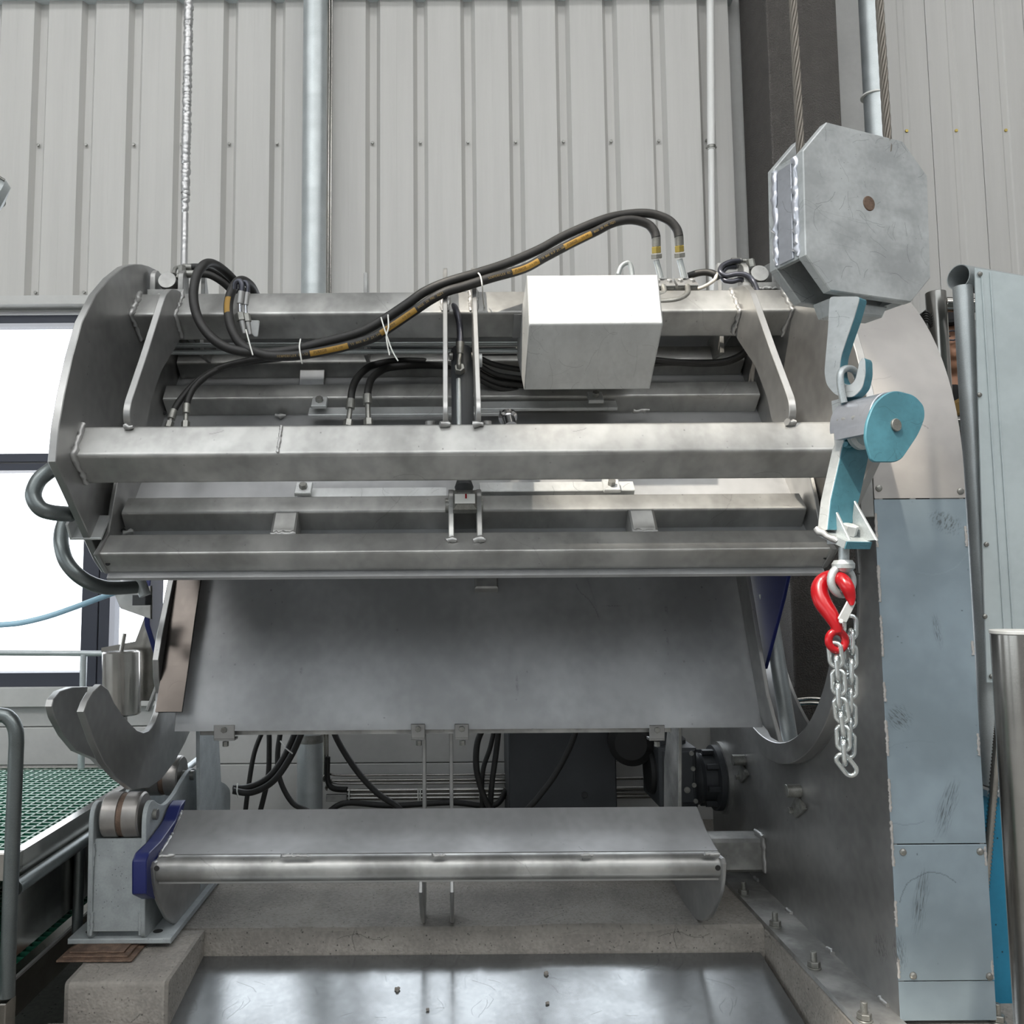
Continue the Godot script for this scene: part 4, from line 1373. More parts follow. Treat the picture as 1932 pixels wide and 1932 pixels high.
	for q in [["second black hose from the left under the panel, with a blue print", [Vector3(-0.8387,1.08,-3.95), Vector3(-0.8351,0.973,-3.95), Vector3(-0.8406,0.8312,-3.95), Vector3(-0.8794,0.6554,-3.95)], 0.012], ["thin black hose curving right beside the thick pipe foot", [Vector3(-0.766,1.0992,-3.9), Vector3(-0.786,0.9585,-3.9), Vector3(-0.7752,0.8418,-3.9), Vector3(-0.7171,0.737,-3.9), Vector3(-0.6264,0.6786,-3.9)], 0.012], ["upper black hose of the bundle from the roller stand to the panel", [Vector3(-0.9337,0.8497,-3.7), Vector3(-0.8661,0.8536,-3.7), Vector3(-0.7875,0.8906,-3.7), Vector3(-0.7205,0.9742,-3.7), Vector3(-0.665,1.0961,-3.7), Vector3(-0.6429,1.1629,-3.7)], 0.014], ["lower black hose of the bundle from the roller stand to the panel", [Vector3(-0.9285,0.8433,-3.68), Vector3(-0.8499,0.8362,-3.68), Vector3(-0.7606,0.8817,-3.68), Vector3(-0.6896,0.9779,-3.68), Vector3(-0.6343,1.0992,-3.68), Vector3(-0.6168,1.1657,-3.68)], 0.014], ["long dusty black hose sagging right from beside the thick pipe", [Vector3(-0.5577,1.1213,-3.9), Vector3(-0.5188,1.0152,-3.9), Vector3(-0.4372,0.8861,-3.9), Vector3(-0.3417,0.7808,-3.9), Vector3(-0.223,0.6874,-3.9)], 0.014], ["dusty hose with a yellow print bowed left beside the dark tank", [Vector3(0.1562,1.0881,-3.9), Vector3(0.1146,0.9992,-3.9), Vector3(0.1087,0.8823,-3.9), Vector3(0.1385,0.7659,-3.9), Vector3(0.1802,0.6731,-3.9)], 0.014], ["black hose crossing behind the bowed hose beside the tank", [Vector3(0.2019,1.0848,-3.95), Vector3(0.1739,0.9661,-3.95), Vector3(0.1415,0.8717,-3.95), Vector3(0.1331,0.754,-3.95), Vector3(0.1392,0.6485,-3.95)], 0.011], ["rightmost straight black hose left of the dark tank", [Vector3(0.2178,1.0878,-3.93), Vector3(0.1993,0.946,-3.93), Vector3(0.1784,0.8052,-3.93), Vector3(0.1673,0.6653,-3.93)], 0.013], ["dusty hose with a yellow print hanging in front of the dark tank", [Vector3(0.5655,1.0931,-3.85), Vector3(0.5232,0.9822,-3.85), Vector3(0.4502,0.856,-3.85), Vector3(0.3783,0.7648,-3.85), Vector3(0.3066,0.674,-3.85)], 0.0135], ["thick black cable lying under the bundled floor pipes", [Vector3(-0.5929,0.6243,-4.2), Vector3(-0.5087,0.6611,-4.2), Vector3(-0.2913,0.6472,-4.2), Vector3(-0.0098,0.6602,-4.2), Vector3(0.1947,0.6438,-4.2), Vector3(0.2596,0.7183,-4.2)], 0.014], ["black sleeve bending from the thin wall pipes into the floor pipes", [Vector3(-0.6147,0.866,-4.27), Vector3(-0.6141,0.7588,-4.27), Vector3(-0.5864,0.7177,-4.26), Vector3(-0.5138,0.7142,-4.24)], 0.014]]:
		st = S3()
		var ends: Vector3 = q[1][-1]
		if ends.y > 0.53 and ends.y < 0.95 and not ("floor pipes" in q[0]):
			q[1].append(Vector3(ends.x, 0.545, ends.z + 0.06))
		tube(st, spline(q[1], 7), q[2], 12)
		solo("hose", st, "rubber", q[0], "hose", "hoses behind the apron")
	for q in [[Vector3(-0.6447,0.7593,-3.95), "hose band"]]:
		pass
	for q in [[Vector3(-0.6445,4.6241,-4), 0]]:
		pass
	for q in [["first", Vector3(-0.9135,0.8717,-3.69), Vector3(-0.9007,0.8195,-3.66)], ["second", Vector3(-0.7309,1.0489,-3.68), Vector3(-0.6748,0.9993,-3.66)]]:
		st = S3()
		tube(st, [q[1], (q[1] + q[2]) / 2 + FW * 0.02, q[2]], 0.003, 6)
		solo("cable_tie", st, "tie", "white cable tie round the hose bundle where it leaves the roller stand" if q[0] == "first" else "white cable tie round the hose bundle just below the leaning panel", "cable tie")
	t = thing("stand_railing", "thin grey tube railing with a sloping brace behind the roller stand", "railing")
	st = S3()
	cyl(st, Vector3(-1.0667,1.1699,-3.75), Vector3(-1.0683,0.877,-3.75), 0.0135)
	part(t, "post", st, "galvanised")
	st = S3()
	cyl(st, Vector3(-1.068,0.9847,-3.75), Vector3(-1.0875,0.9639,-3.5), 0.0135)
	part(t, "brace", st, "galvanised")


# ---------------------------------------------------------------- hydraulics on the frame
func build_hydraulics() -> void:
	var st := S3()
	var k := 0
	var t := thing("hydraulic_cylinder", "slim upright hydraulic cylinder between the two centre brackets, its rod held by the door fork", "hydraulic cylinder")
	var a := Vector3(0.0392,2.4504,-2.66)
	var b := Vector3(0.0404,1.9429,-2.46)
	var d := (b - a).normalized()
	st = S3()
	cyl(st, a, a + d * 0.40, 0.0345, -1.0, 32)
	part(t, "barrel", st, "dark_paint")
	st = S3()
	cyl(st, a + d * 0.12 + Vector3(-0.012, 0, 0.034), a + d * 0.4 + Vector3(-0.012, 0, 0.034), 0.008, -1.0, 14)
	part(t, "feed_tube", st, "galvanised")
	st = S3()
	cyl(st, a + d * 0.40, b, 0.017, -1.0, 24)
	part(t, "rod", st, "chrome")
	st = S3()
	lathe(st, [Vector2(0, -0.03), Vector2(0.02, -0.026), Vector2(0.028, 0.0), Vector2(0.02, 0.026), Vector2(0, 0.03)], b - d * 0.05, d, 24)
	part(t, "rod_collar", st, "dark_paint")
	st = S3()
	bx(st, b + Vector3(0.001, 0.0, 0.02), Vector3(0.068, 0.062, 0.05), Basis(AX, -0.35), 0.012)
	var eye := part(t, "rod_eye", st, "fitting")
	st = S3()
	bx(st, b + Vector3(0.001, 0.006, 0.047), Vector3(0.058, 0.03, 0.001), Basis(AX, -0.35), 0.0)
	part(eye, "sticker", st, "tie")
	st = S3()
	bx(st, b + Vector3(0.004, 0.013, 0.05), Vector3(0.005, 0.014, 0.001), Basis(AX, -0.35), 0.0)
	part(eye, "mark", st, "red", "red mark")
	for x in [Vector3(0.0051,2.4223,-2.62), Vector3(0.0753,2.4218,-2.62)]:
		st = S3()
		cyl(st, x - AX * 0.006, x + AX * 0.006, 0.012)
		part(t, "trunnion", st, "fitting")
	st = S3()
	cyl(st, Vector3(0.0978,2.4026,-2.6) - AX * 0.008, Vector3(0.0978,2.4026,-2.6) + AX * 0.004, 0.021)
	part(t, "pin_head", st, "zinc")
	# hose elbow on the cylinder
	t = thing("cylinder_hose", "short black hose with a grey elbow fitting feeding the centre cylinder", "hose")
	st = S3()
	tube(st, spline([Vector3(0.0081,2.5986,-2.74), Vector3(0.0099,2.6103,-2.7), Vector3(0.0199,2.5897,-2.66), Vector3(0.0311,2.5367,-2.62), Vector3(0.0338,2.4878,-2.6), Vector3(0.0334,2.4543,-2.59)], 7), 0.0105, 14)
	part(t, "hose_body", st, "gun_blue")
	st = S3()
	cyl(st, Vector3(0.0335,2.4577,-2.59), Vector3(0.0331,2.4191,-2.585), 0.0135, 0.0105, 20)
	part(t, "ferrule", st, "fitting")
	st = S3()
	tube(st, spline([Vector3(0.0331,2.4208,-2.585), Vector3(0.0295,2.3963,-2.575), Vector3(0.0293,2.3769,-2.565), Vector3(0.031,2.3691,-2.58)], 5), 0.0075, 12)
	part(t, "elbow", st, "fitting")
	st = S3()
	hexa(st, Vector3(0.031,2.3749,-2.57), Vector3(0.0328,2.3642,-2.6), 0.0165)
	part(t, "nut", st, "fitting")
	# cover box
	t = thing("cover_box", "square bright metal cover box fixed on the front of the upper beam", "box")
	st = S3()
	px(st, rounded([Vector2(-2.41,2.4571), Vector2(-2.4521,2.6205), Vector2(-2.9,2.52), Vector2(-2.597,2.3066)], 0.006, 3), 0.232, 0.622, 0.003, 40.0)
	part(t, "box_body", st, "zinc")
	# twin tubes below the upper beam
	k = 0
	for q in [[651, 0.0085], [664, 0.0085]]:
		st = S3()
		var l := [Vector3(-0.9389,2.5285,-2.84), Vector3(-1.0695,2.5294,-2.84), Vector3(-1.0801,2.5184,-2.84), Vector3(-1.0762,2.5054,-2.84)] if k == 0 else [Vector3(-0.991,2.5034,-2.835)]
		if k == 0:
			tube(st, [Vector3(-1.0731,2.5276,-2.84), Vector3(-0.6306,2.5263,-2.84), Vector3(0.276,2.5235,-2.84)], 0.0085, 14)
		else:
			tube(st, spline([Vector3(-1.0694,2.5257,-2.84), Vector3(-1.0782,2.5151,-2.835), Vector3(-1.0724,2.5026,-2.83), Vector3(-1.0525,2.5006,-2.83), Vector3(-0.6281,2.4994,-2.83), Vector3(0.2746,2.4967,-2.83)], 4), 0.0085, 14)
		solo("hydraulic_tube", st, "galvanised", ["upper of two level bright steel tubes below the upper beam", "lower of two level bright steel tubes below the upper beam, bent at its left end"][k], "pipe", "hydraulic tubes under the beam")
		k += 1
	k = 0
	for q in [Vector3(-0.2736,2.5298,-2.9), Vector3(0.1049,2.5007,-2.88)]:
		st = S3()
		cyl(st, q, q + AX * 0.6, 0.006, -1.0, 12)
		solo("hydraulic_tube", st, "dark_paint", ["dark steel tube between the two bright tubes left of the box", "dark steel tube just below the two bright tubes left of the box"][k], "pipe", "hydraulic tubes under the beam")
		k += 1
	# valve blocks with bolts
	k = 0
	for x in [1251, 1294]:
		t = thing("pipe_clamp", ["steel pipe clamp block nearest the cover box, on the upper beam", "steel pipe clamp block second from the cover box, on the upper beam"][k], "clamp", "pipe clamps on the beam")
		var c: Vector3 = Vector3(0.7163,2.7036,-2.76) if k == 0 else Vector3(0.7926,2.7049,-2.76)
		var bs := Basis(AX, 0.7)
		st = S3()
		bx(st, c + bs.y * -0.012, Vector3(0.068, 0.022, 0.06), bs, 0.003)
		part(t, "clamp_block", st, "fitting")
		st = S3()
		bx(st, c + bs.y * -0.036, Vector3(0.064, 0.022, 0.058), bs, 0.003)
		part(t, "clamp_block", st, "fitting")
		st = S3()
		bx(st, c + bs.y * 0.003, Vector3(0.068, 0.006, 0.062), bs, 0.001)
		part(t, "cover_plate", st, "weld")
		for dx in [-0.02, 0.02]:
			st = S3()
			hexa(st, c + bs * Vector3(dx, 0.005, 0), c + bs * Vector3(dx, 0.015, 0), 0.0095)
			part(t, "bolt", st, "weld")
		k += 1
	k = 0
	for q in [[Vector3(0.7109,2.6873,-2.74), Vector3(0.7086,2.6585,-2.72), Vector3(0.6884,2.648,-2.71), Vector3(0.6289,2.652,-2.7)], [Vector3(0.7918,2.6867,-2.74), Vector3(0.7824,2.6527,-2.71), Vector3(0.7554,2.6281,-2.69), Vector3(0.7128,2.6161,-2.68), Vector3(0.6233,2.6097,-2.68)]]:
		st = S3()
		tube(st, spline(q, 7), 0.0095, 14)
		solo("bent_tube", st, "fitting", ["short bent grey tube from the nearer pipe clamp into the cover box", "long bent grey tube from the farther pipe clamp into the cover box"][k], "pipe")
		k += 1
	st = S3()
	tube(st, spline([Vector3(0.5869,2.7732,-2.86), Vector3(0.5987,2.8016,-2.86), Vector3(0.6211,2.8147,-2.86), Vector3(0.6318,2.8013,-2.86), Vector3(0.6364,2.7653,-2.86)], 6), 0.0085, 14)
	solo("bent_tube", st, "galvanised", "small hooped bright tube rising behind the cover box", "pipe")
	# cylinder heads at both ends of the upper beam
	for e in 2:
		t = thing("end_cylinder", ["hydraulic cylinder head in a grey fork beside the left end plate", "hydraulic cylinder head in a grey fork beside the hanging hook block"][e], "hydraulic cylinder", "hydraulic cylinders at the beam ends")
		var c: Vector3 = Vector3(-0.9507,2.7358,-2.78) if e == 0 else Vector3(1.0497,2.7453,-2.78)
		st = S3()
		cyl(st, c, c + Vector3(0.0, -0.1, -0.5), 0.030, -1.0, 32)
		part(t, "cylinder_head", st, "steel")
		for dx in [-0.047, 0.047]:
			st = S3()
			prism(st, rounded([Vector2(0.035, -0.05), Vector2(0.035, 0.02), Vector2(0.005, 0.045), Vector2(-0.03, 0.03), Vector2(-0.03, -0.05)], 0.012), c + Vector3(dx - 0.009, 0, -0.03), FW, UP, Vector3(0.018, 0, 0))
			part(t, "fork_plate", st, "steel")
		st = S3()
		bx(st, c + Vector3(0, -0.045, -0.02), Vector3(0.125, 0.02, 0.06))
		part(t, "fork_base", st, "steel")
		weld(t, [c + Vector3(-0.055, -0.058, 0.01), c + Vector3(0.05, -0.058, 0.01)], 0.005)
		if e == 0:
			st = S3()
			hexa(st, c + Vector3(0.04, 0.03, -0.03), c + Vector3(0.04, 0.06, -0.03), 0.014)
			part(t, "nut", st, "fitting")
		else:
			st = S3()
			hexa(st, Vector3(1.0292,2.7716,-2.8), Vector3(1.0248,2.7994,-2.8), 0.014)
			part(t, "nut", st, "fitting")
	# fins standing behind the beam
	st = S3()
	var m := Vector3(0.1815,2.2139,-2.6)
	lathe(st, [Vector2(0, 0), Vector2(0.026, 0.0), Vector2(0.03, 0.004), Vector2(0.03, 0.012), Vector2(0.022, 0.016), Vector2(0.022, 0.06), Vector2(0, 0.06)], Vector3(0.1825,2.2394,-2.66), Vector3(0.12, -0.75, 0.65), 28)
	solo("polished_knob", st, "chrome", "small polished steel knob just above the front beam right of the cylinder", "knob")
	for q in [[Vector3(-0.0611,2.2145,-2.62), "short dull round stub above the front beam left of the cylinder"], [Vector3(0.1148,2.2133,-2.62), "short dull round stub above the front beam beside the polished knob"]]:
		st = S3()
		cyl(st, q[0] - UP * 0.05, q[0] + Vector3(0.0, 0.0, 0.0), 0.018, 0.016)
		solo("round_stub", st, "steel", q[1], "stub")



# ---------------------------------------------------------------- hoses
func along(pts: Array, s: float) -> Array:
	# point and direction at a distance along a line
	for i in pts.size() - 1:
		var l: float = pts[i].distance_to(pts[i + 1])
		if s <= l:
			return [pts[i].lerp(pts[i + 1], s / l), (pts[i + 1] - pts[i]).normalized()]
		s -= l
	return [pts[-1], (pts[-1] - pts[-2]).normalized()]


func length_of(pts: Array) -> float:
	var s := 0.0
	for i in pts.size() - 1:
		s += pts[i].distance_to(pts[i + 1])
	return s


# printed lettering on a round hose, carried letter by letter round its side
func lettering(parent: Node3D, pts: Array, s0: float, text: String, size: float, r: float, m: String) -> void:
	var font := SystemFont.new()
	font.font_names = PackedStringArray(["Droid Sans Mono"])
	var st := S3()
	var s := s0
	for ch in text:
		if ch != " ":
			var tm := TextMesh.new()
			tm.font = font
			tm.text = ch
			tm.font_size = 32
			tm.pixel_size = size / 32.0
			tm.depth = 0.0003
			tm.curve_step = 4.0
			var a := along(pts, s)
			var t: Vector3 = a[1]
			var out := Vector3(0, -0.25, 1)
			out = (out - t * out.dot(t)).normalized()
			var b := Basis(t, out.cross(t).normalized(), out)
			st.append_from(tm, 0, Transform3D(b, a[0] + out * (r + 0.0004)))
		s += size * 0.62
	part(parent, "lettering", st, m)


# a yellow printed patch that hugs the hose
func patch(parent: Node3D, pts: Array, s0: float, s1: float, r: float) -> void:
	var st := S3()
	var n := 14
	for i in n:
		var a := along(pts, lerpf(s0, s1, float(i) / n))
		var b := along(pts, lerpf(s0, s1, float(i + 1) / n))
		var f := []
		for q in [a, b]:
			var t: Vector3 = q[1]
			var out := Vector3(0, -0.3, 1)
			out = (out - t * out.dot(t)).normalized()
			f.append([q[0], out, out.cross(t).normalized()])
		for k in 6:
			var w0 := lerpf(-0.62, 0.62, k / 6.0)
			var w1 := lerpf(-0.62, 0.62, (k + 1) / 6.0)
			var n0: Vector3 = f[0][1] * cos(w0) + f[0][2] * sin(w0)
			var n1: Vector3 = f[0][1] * cos(w1) + f[0][2] * sin(w1)
			var n2: Vector3 = f[1][1] * cos(w1) + f[1][2] * sin(w1)
			var n3: Vector3 = f[1][1] * cos(w0) + f[1][2] * sin(w0)
			quad(st, f[0][0] + n0 * r, f[0][0] + n1 * r, f[1][0] + n2 * r, f[1][0] + n3 * r, n0, n1, n2, n3)
	part(parent, "printed_patch", st, "yellow")


func nearest_s(pts: Array, p: Vector3) -> float:
	var best := 1e9
	var out := 0.0
	var s := 0.0
	for i in pts.size() - 1:
		var d: float = pts[i].distance_to(p)
		if d < best:
			best = d
			out = s
		s += pts[i].distance_to(pts[i + 1])
	return out


func end_fitting(t: Node3D, a: Vector3, d: Vector3) -> void:
	# ferrule, brass nut and grey nut pointing along d
	var st := S3()
	cyl(st, a, a + d * 0.031, 0.0145, -1.0, 24)
	part(t, "ferrule", st, "fitting")
	st = S3()
	hexa(st, a + d * 0.031, a + d * 0.052, 0.0165)
	part(t, "brass_nut", st, "brass")
	st = S3()
	hexa(st, a + d * 0.054, a + d * 0.070, 0.0195)
	part(t, "nut", st, "fitting")


func tie(label: String, pts: Array) -> void:
	var st := S3()
	tube(st, spline(pts, 4), 0.0024, 6)
	solo("cable_tie", st, "tie", label, "cable tie")


func build_hoses() -> void:
	var r := 0.0148
	# upper hose of the long pair, with the big loop
	var t := thing("long_hose", "long black hydraulic hose lying uppermost over the beam, with the bigger loop at its left", "hose", "long hose pair")
	var up := spline([Vector3(-0.6771,2.6748,-2.86), Vector3(-0.7101,2.7172,-2.82), Vector3(-0.7401,2.747,-2.76), Vector3(-0.7652,2.7528,-2.69), Vector3(-0.7803,2.7296,-2.63), Vector3(-0.7958,2.6818,-2.6), Vector3(-0.7985,2.6147,-2.58), Vector3(-0.786,2.5519,-2.57), Vector3(-0.7557,2.4947,-2.56), Vector3(-0.7096,2.4496,-2.55), Vector3(-0.6543,2.4245,-2.545), Vector3(-0.5811,2.4157,-2.545), Vector3(-0.4918,2.4217,-2.545), Vector3(-0.3864,2.4475,-2.545), Vector3(-0.2841,2.475,-2.545), Vector3(-0.2146,2.5111,-2.55), Vector3(-0.1331,2.5674,-2.555), Vector3(-0.0823,2.6059,-2.56), Vector3(-0.0313,2.6308,-2.56), Vector3(0.0215,2.6491,-2.56), Vector3(0.0962,2.6743,-2.57), Vector3(0.193,2.7178,-2.6), Vector3(0.2925,2.7725,-2.63), Vector3(0.3755,2.8284,-2.66), Vector3(0.4991,2.8924,-2.69), Vector3(0.586,2.9252,-2.72), Vector3(0.6678,2.9328,-2.73), Vector3(0.729,2.9122,-2.73), Vector3(0.7581,2.881,-2.73), Vector3(0.766,2.8517,-2.73)], 7)
	var st := S3()
	tube(st, up, r, 18)
	part(t, "hose_body", st, "rubber")
	end_fitting(t, Vector3(0.7661,2.8554,-2.73), (Vector3(0.7753,2.7763,-2.76) - Vector3(0.7661,2.8554,-2.73)).normalized())
	st = S3()
	cyl(st, Vector3(0.7725,2.7853,-2.755), Vector3(0.7907,2.725,-2.77), 0.0098, -1.0, 20)
	part(t, "connector_pipe", st, "galvanised")
	# lower hose with the printing
	t = thing("long_hose", "long black hydraulic hose with yellow printed patches lying under its twin across the beam", "hose", "long hose pair")
	var lo := spline([Vector3(-0.6665,2.7029,-2.86), Vector3(-0.6662,2.7117,-2.78), Vector3(-0.6776,2.7061,-2.71), Vector3(-0.6888,2.6754,-2.66), Vector3(-0.6963,2.6159,-2.62), Vector3(-0.6909,2.5578,-2.59), Vector3(-0.6706,2.4941,-2.56), Vector3(-0.6346,2.4408,-2.55), Vector3(-0.5625,2.4062,-2.535), Vector3(-0.4888,2.401,-2.53), Vector3(-0.4323,2.4072,-2.53), Vector3(-0.363,2.4198,-2.53), Vector3(-0.3082,2.4326,-2.53), Vector3(-0.2323,2.4569,-2.53), Vector3(-0.1821,2.4879,-2.53), Vector3(-0.1126,2.5372,-2.535), Vector3(-0.0573,2.5769,-2.54), Vector3(-0.0067,2.6033,-2.54), Vector3(0.0441,2.6198,-2.545), Vector3(0.1335,2.6533,-2.56), Vector3(0.2354,2.6929,-2.59), Vector3(0.3112,2.7439,-2.62), Vector3(0.4045,2.8028,-2.65), Vector3(0.4773,2.8487,-2.68), Vector3(0.5409,2.8876,-2.7), Vector3(0.6049,2.9068,-2.72), Vector3(0.6598,2.8981,-2.73), Vector3(0.6838,2.8724,-2.73), Vector3(0.6901,2.8487,-2.73)], 7)
	st = S3()
	tube(st, lo, r, 18)
	part(t, "hose_body", st, "rubber")
	end_fitting(t, Vector3(0.6902,2.8523,-2.73), (Vector3(0.697,2.7732,-2.76) - Vector3(0.6902,2.8523,-2.73)).normalized())
	st = S3()
	cyl(st, Vector3(0.6943,2.7822,-2.755), Vector3(0.7124,2.7256,-2.77), 0.0098, -1.0, 20)
	part(t, "connector_pipe", st, "galvanised")
	for q in [[Vector3(-0.4227,2.4087,-2.53), Vector3(-0.3049,2.4326,-2.53)], [Vector3(-0.2096,2.4699,-2.53), Vector3(-0.1031,2.5454,-2.54)], [Vector3(0.1878,2.674,-2.58), Vector3(0.2795,2.7245,-2.61)], [Vector3(0.3566,2.7743,-2.64), Vector3(0.4581,2.8357,-2.67)], [Vector3(-0.6978,2.6091,-2.62), Vector3(-0.6907,2.5476,-2.59)]]:
		var s0 := nearest_s(lo, q[0])
		var s1 := nearest_s(lo, q[1])
		patch(t, lo, s0, s1, r + 0.0003)
		if q[0].x > -0.6:
			lettering(t, lo, s0 + (s1 - s0) * 0.12, "PUNKOR", 0.011, r, "ink")
			lettering(t, lo, s0 + (s1 - s0) * 0.62, "3/4 2SN", 0.007, r, "ink")
	for q in [[Vector3(-0.5178,2.4012,-2.53), "SENPERFLEX R2-12"], [Vector3(-0.2969,2.4359,-2.53), "19 MAX W.P 21.5MPa 3118PSI"], [Vector3(-0.0982,2.5487,-2.54), "MADE IN PRC 3Q21"], [Vector3(0.1136,2.6467,-2.56), "SENPERFLEX R2-12"], [Vector3(0.2863,2.7279,-2.61), "19 MAX W.P 21.5MPa"], [Vector3(0.4668,2.8434,-2.68), "MADE IN PRC 3Q21"]]:
		lettering(t, lo, nearest_s(lo, q[0]), q[1], 0.0095, r, "print")
	# hoses from the left end cylinder
	var k := 0
	for q in [[Vector3(-0.9045,2.8009,-2.84), Vector3(-0.868,2.8025,-2.84), Vector3(-0.8288,2.8023,-2.85), Vector3(-0.7853,2.7831,-2.86), Vector3(-0.7532,2.7581,-2.88), Vector3(-0.7065,2.7088,-2.92), Vector3(-0.6943,2.6763,-2.95)], [Vector3(-0.8905,2.7707,-2.82), Vector3(-0.856,2.7704,-2.82), Vector3(-0.8207,2.7702,-2.83), Vector3(-0.7821,2.7511,-2.85), Vector3(-0.7527,2.7238,-2.88), Vector3(-0.7368,2.6893,-2.93)]]:
		t = thing("cylinder_hose", ["upper dark hose leaving the left end cylinder behind the big loop", "lower dark hose leaving the left end cylinder behind the big loop"][k], "hose", "hoses at the left end cylinder")
		st = S3()
		tube(st, spline(q, 6), 0.0125, 14)
		part(t, "hose_body", st, "rubber")
		st = S3()
		cyl(st, q[0] - AX * 0.012, q[0] + AX * 0.02, 0.0135, -1.0, 18)
		part(t, "ferrule", st, "fitting")
		st = S3()
		tube(st, spline([q[0], Vector3(-0.9301,2.8011,-2.84) if k == 0 else Vector3(-0.9104,2.7708,-2.82), Vector3(-0.9395,2.7936,-2.83) if k == 0 else Vector3(-0.9231,2.769,-2.82), Vector3(-0.9379,2.7654,-2.81) if k == 0 else Vector3(-0.9267,2.7504,-2.81)], 5), 0.0075, 12)
		part(t, "elbow", st, "fitting")
		k += 1
	# pair of elbow fittings with nuts hanging on the beam
	k = 0
	for x in [0, 1]:
		t = thing("elbow_fitting", ["left elbow fitting with a grey nut hanging in the small hose loop", "right elbow fitting with a grey nut hanging in the small hose loop"][k], "fitting", "elbow fittings in the hose loop")
		var o: Vector3 = [Vector3(-0.6598,2.6465,-2.6), Vector3(-0.6426,2.6447,-2.605)][k]
		var sx := 1.0 if k == 0 else 0.8
		st = S3()
		tube(st, spline([o + Vector3(-0.014, -0.01, 0.0), o + Vector3(-0.012, 0.008, 0.005), o + Vector3(0.002, 0.014, 0.008), o + Vector3(0.01, 0.0, 0.01), o + Vector3(0.009, -0.03, 0.01)], 5), 0.0085 * sx, 14)
		part(t, "elbow", st, "gun_blue")
		st = S3()
		cyl(st, o + Vector3(0.009, -0.02, 0.01), o + Vector3(0.004, -0.06, 0.008), 0.0105 * sx, -1.0, 18)
		part(t, "ferrule", st, "weld")
		st = S3()
		tube(st, [o + Vector3(0.004, -0.058, 0.008), o + Vector3(0.006, -0.095, 0.008)], 0.0065 * sx, 12)
		part(t, "pipe_end", st, "chrome")
		st = S3()
		hexa(st, o + Vector3(0.006, -0.09, 0.01), o + Vector3(0.011, -0.116, 0.01), 0.0155 * sx)
		part(t, "nut", st, "fitting")
		st = S3()
		cyl(st, o + Vector3(0.011, -0.114, 0.01), o + Vector3(0.018, -0.155, 0.005), 0.0105 * sx, 0.007, 16)
		part(t, "hose_tail", st, "weld")
		k += 1
	st = S3()
	prism(st, rounded([Vector2(0, 0), Vector2(0.035, 0), Vector2(0.03, -0.055), Vector2(0.018, -0.055), Vector2(0, -0.03)], 0.006), Vector3(-0.6427,2.5543,-2.66), AX, UP, Vector3(0, 0, 0.006))
	solo("hanger_tab", st, "zinc", "small bright metal tab under the elbow fittings on the upper beam", "bracket")
	# short hose pairs that dive to the door
	k = 0
	for q in [[[Vector3(-0.322,2.3025,-2.72), Vector3(-0.321,2.3405,-2.74), Vector3(-0.3134,2.3857,-2.78), Vector3(-0.2921,2.4308,-2.83), Vector3(-0.257,2.4659,-2.88), Vector3(-0.1655,2.4972,-2.95), Vector3(0.0038,2.509,-3.02)], Vector3(-0.322,2.3025,-2.72), Vector3(-0.328,2.2234,-2.7)], [[Vector3(-0.2685,2.3179,-2.72), Vector3(-0.2671,2.3489,-2.74), Vector3(-0.2604,2.3907,-2.78), Vector3(-0.2399,2.4268,-2.83), Vector3(-0.2019,2.4561,-2.88), Vector3(-0.0903,2.4813,-2.95), Vector3(0.0422,2.493,-3.02)], Vector3(-0.2685,2.3179,-2.72), Vector3(-0.263,2.2264,-2.7)], [[Vector3(-0.8666,2.2505,-2.62), Vector3(-0.8571,2.2779,-2.63), Vector3(-0.8358,2.3197,-2.65), Vector3(-0.8018,2.3698,-2.68), Vector3(-0.7448,2.4111,-2.7), Vector3(-0.6677,2.4316,-2.7), Vector3(-0.5605,2.4428,-2.68)], Vector3(-0.8666,2.2505,-2.62), Vector3(-0.8722,2.203,-2.6)], [[Vector3(-0.8255,2.2688,-2.62), Vector3(-0.8225,2.298,-2.63), Vector3(-0.8109,2.3367,-2.65), Vector3(-0.7781,2.3817,-2.68), Vector3(-0.7304,2.4171,-2.71), Vector3(-0.6553,2.4351,-2.72), Vector3(-0.5474,2.4412,-2.7)], Vector3(-0.8255,2.2688,-2.62), Vector3(-0.8212,2.2026,-2.6)]]:
		t = thing("short_hose", ["left one of two short hoses arching up in the middle left of the door", "right one of two short hoses arching up in the middle left of the door", "left thin hose coming down to the door beside the left bracket", "right thin hose coming down to the door beside the left bracket"][k], "hose", "short hoses to the door")
		var rr := 0.0125 if k < 2 else 0.0105
		st = S3()
		tube(st, spline(q[0], 7), rr, 14)
		part(t, "hose_body", st, "rubber")
		var d: Vector3 = (q[2] - q[1]).normalized()
		st = S3()
		cyl(st, q[1] - d * 0.006, q[1] + d * 0.028, rr * 1.18, -1.0, 20)
		part(t, "ferrule", st, "fitting")
		st = S3()
		tube(st, spline([q[1] + d * 0.026, q[1] + d * 0.04, q[2]], 4), rr * 0.7, 12)
		part(t, "elbow", st, "fitting")
		st = S3()
		hexa(st, q[2] - d * 0.014, q[2] + d * 0.01, rr * 1.25)
		part(t, "nut", st, "fitting")
		k += 1
	# cables seen beside the box
	k = 0
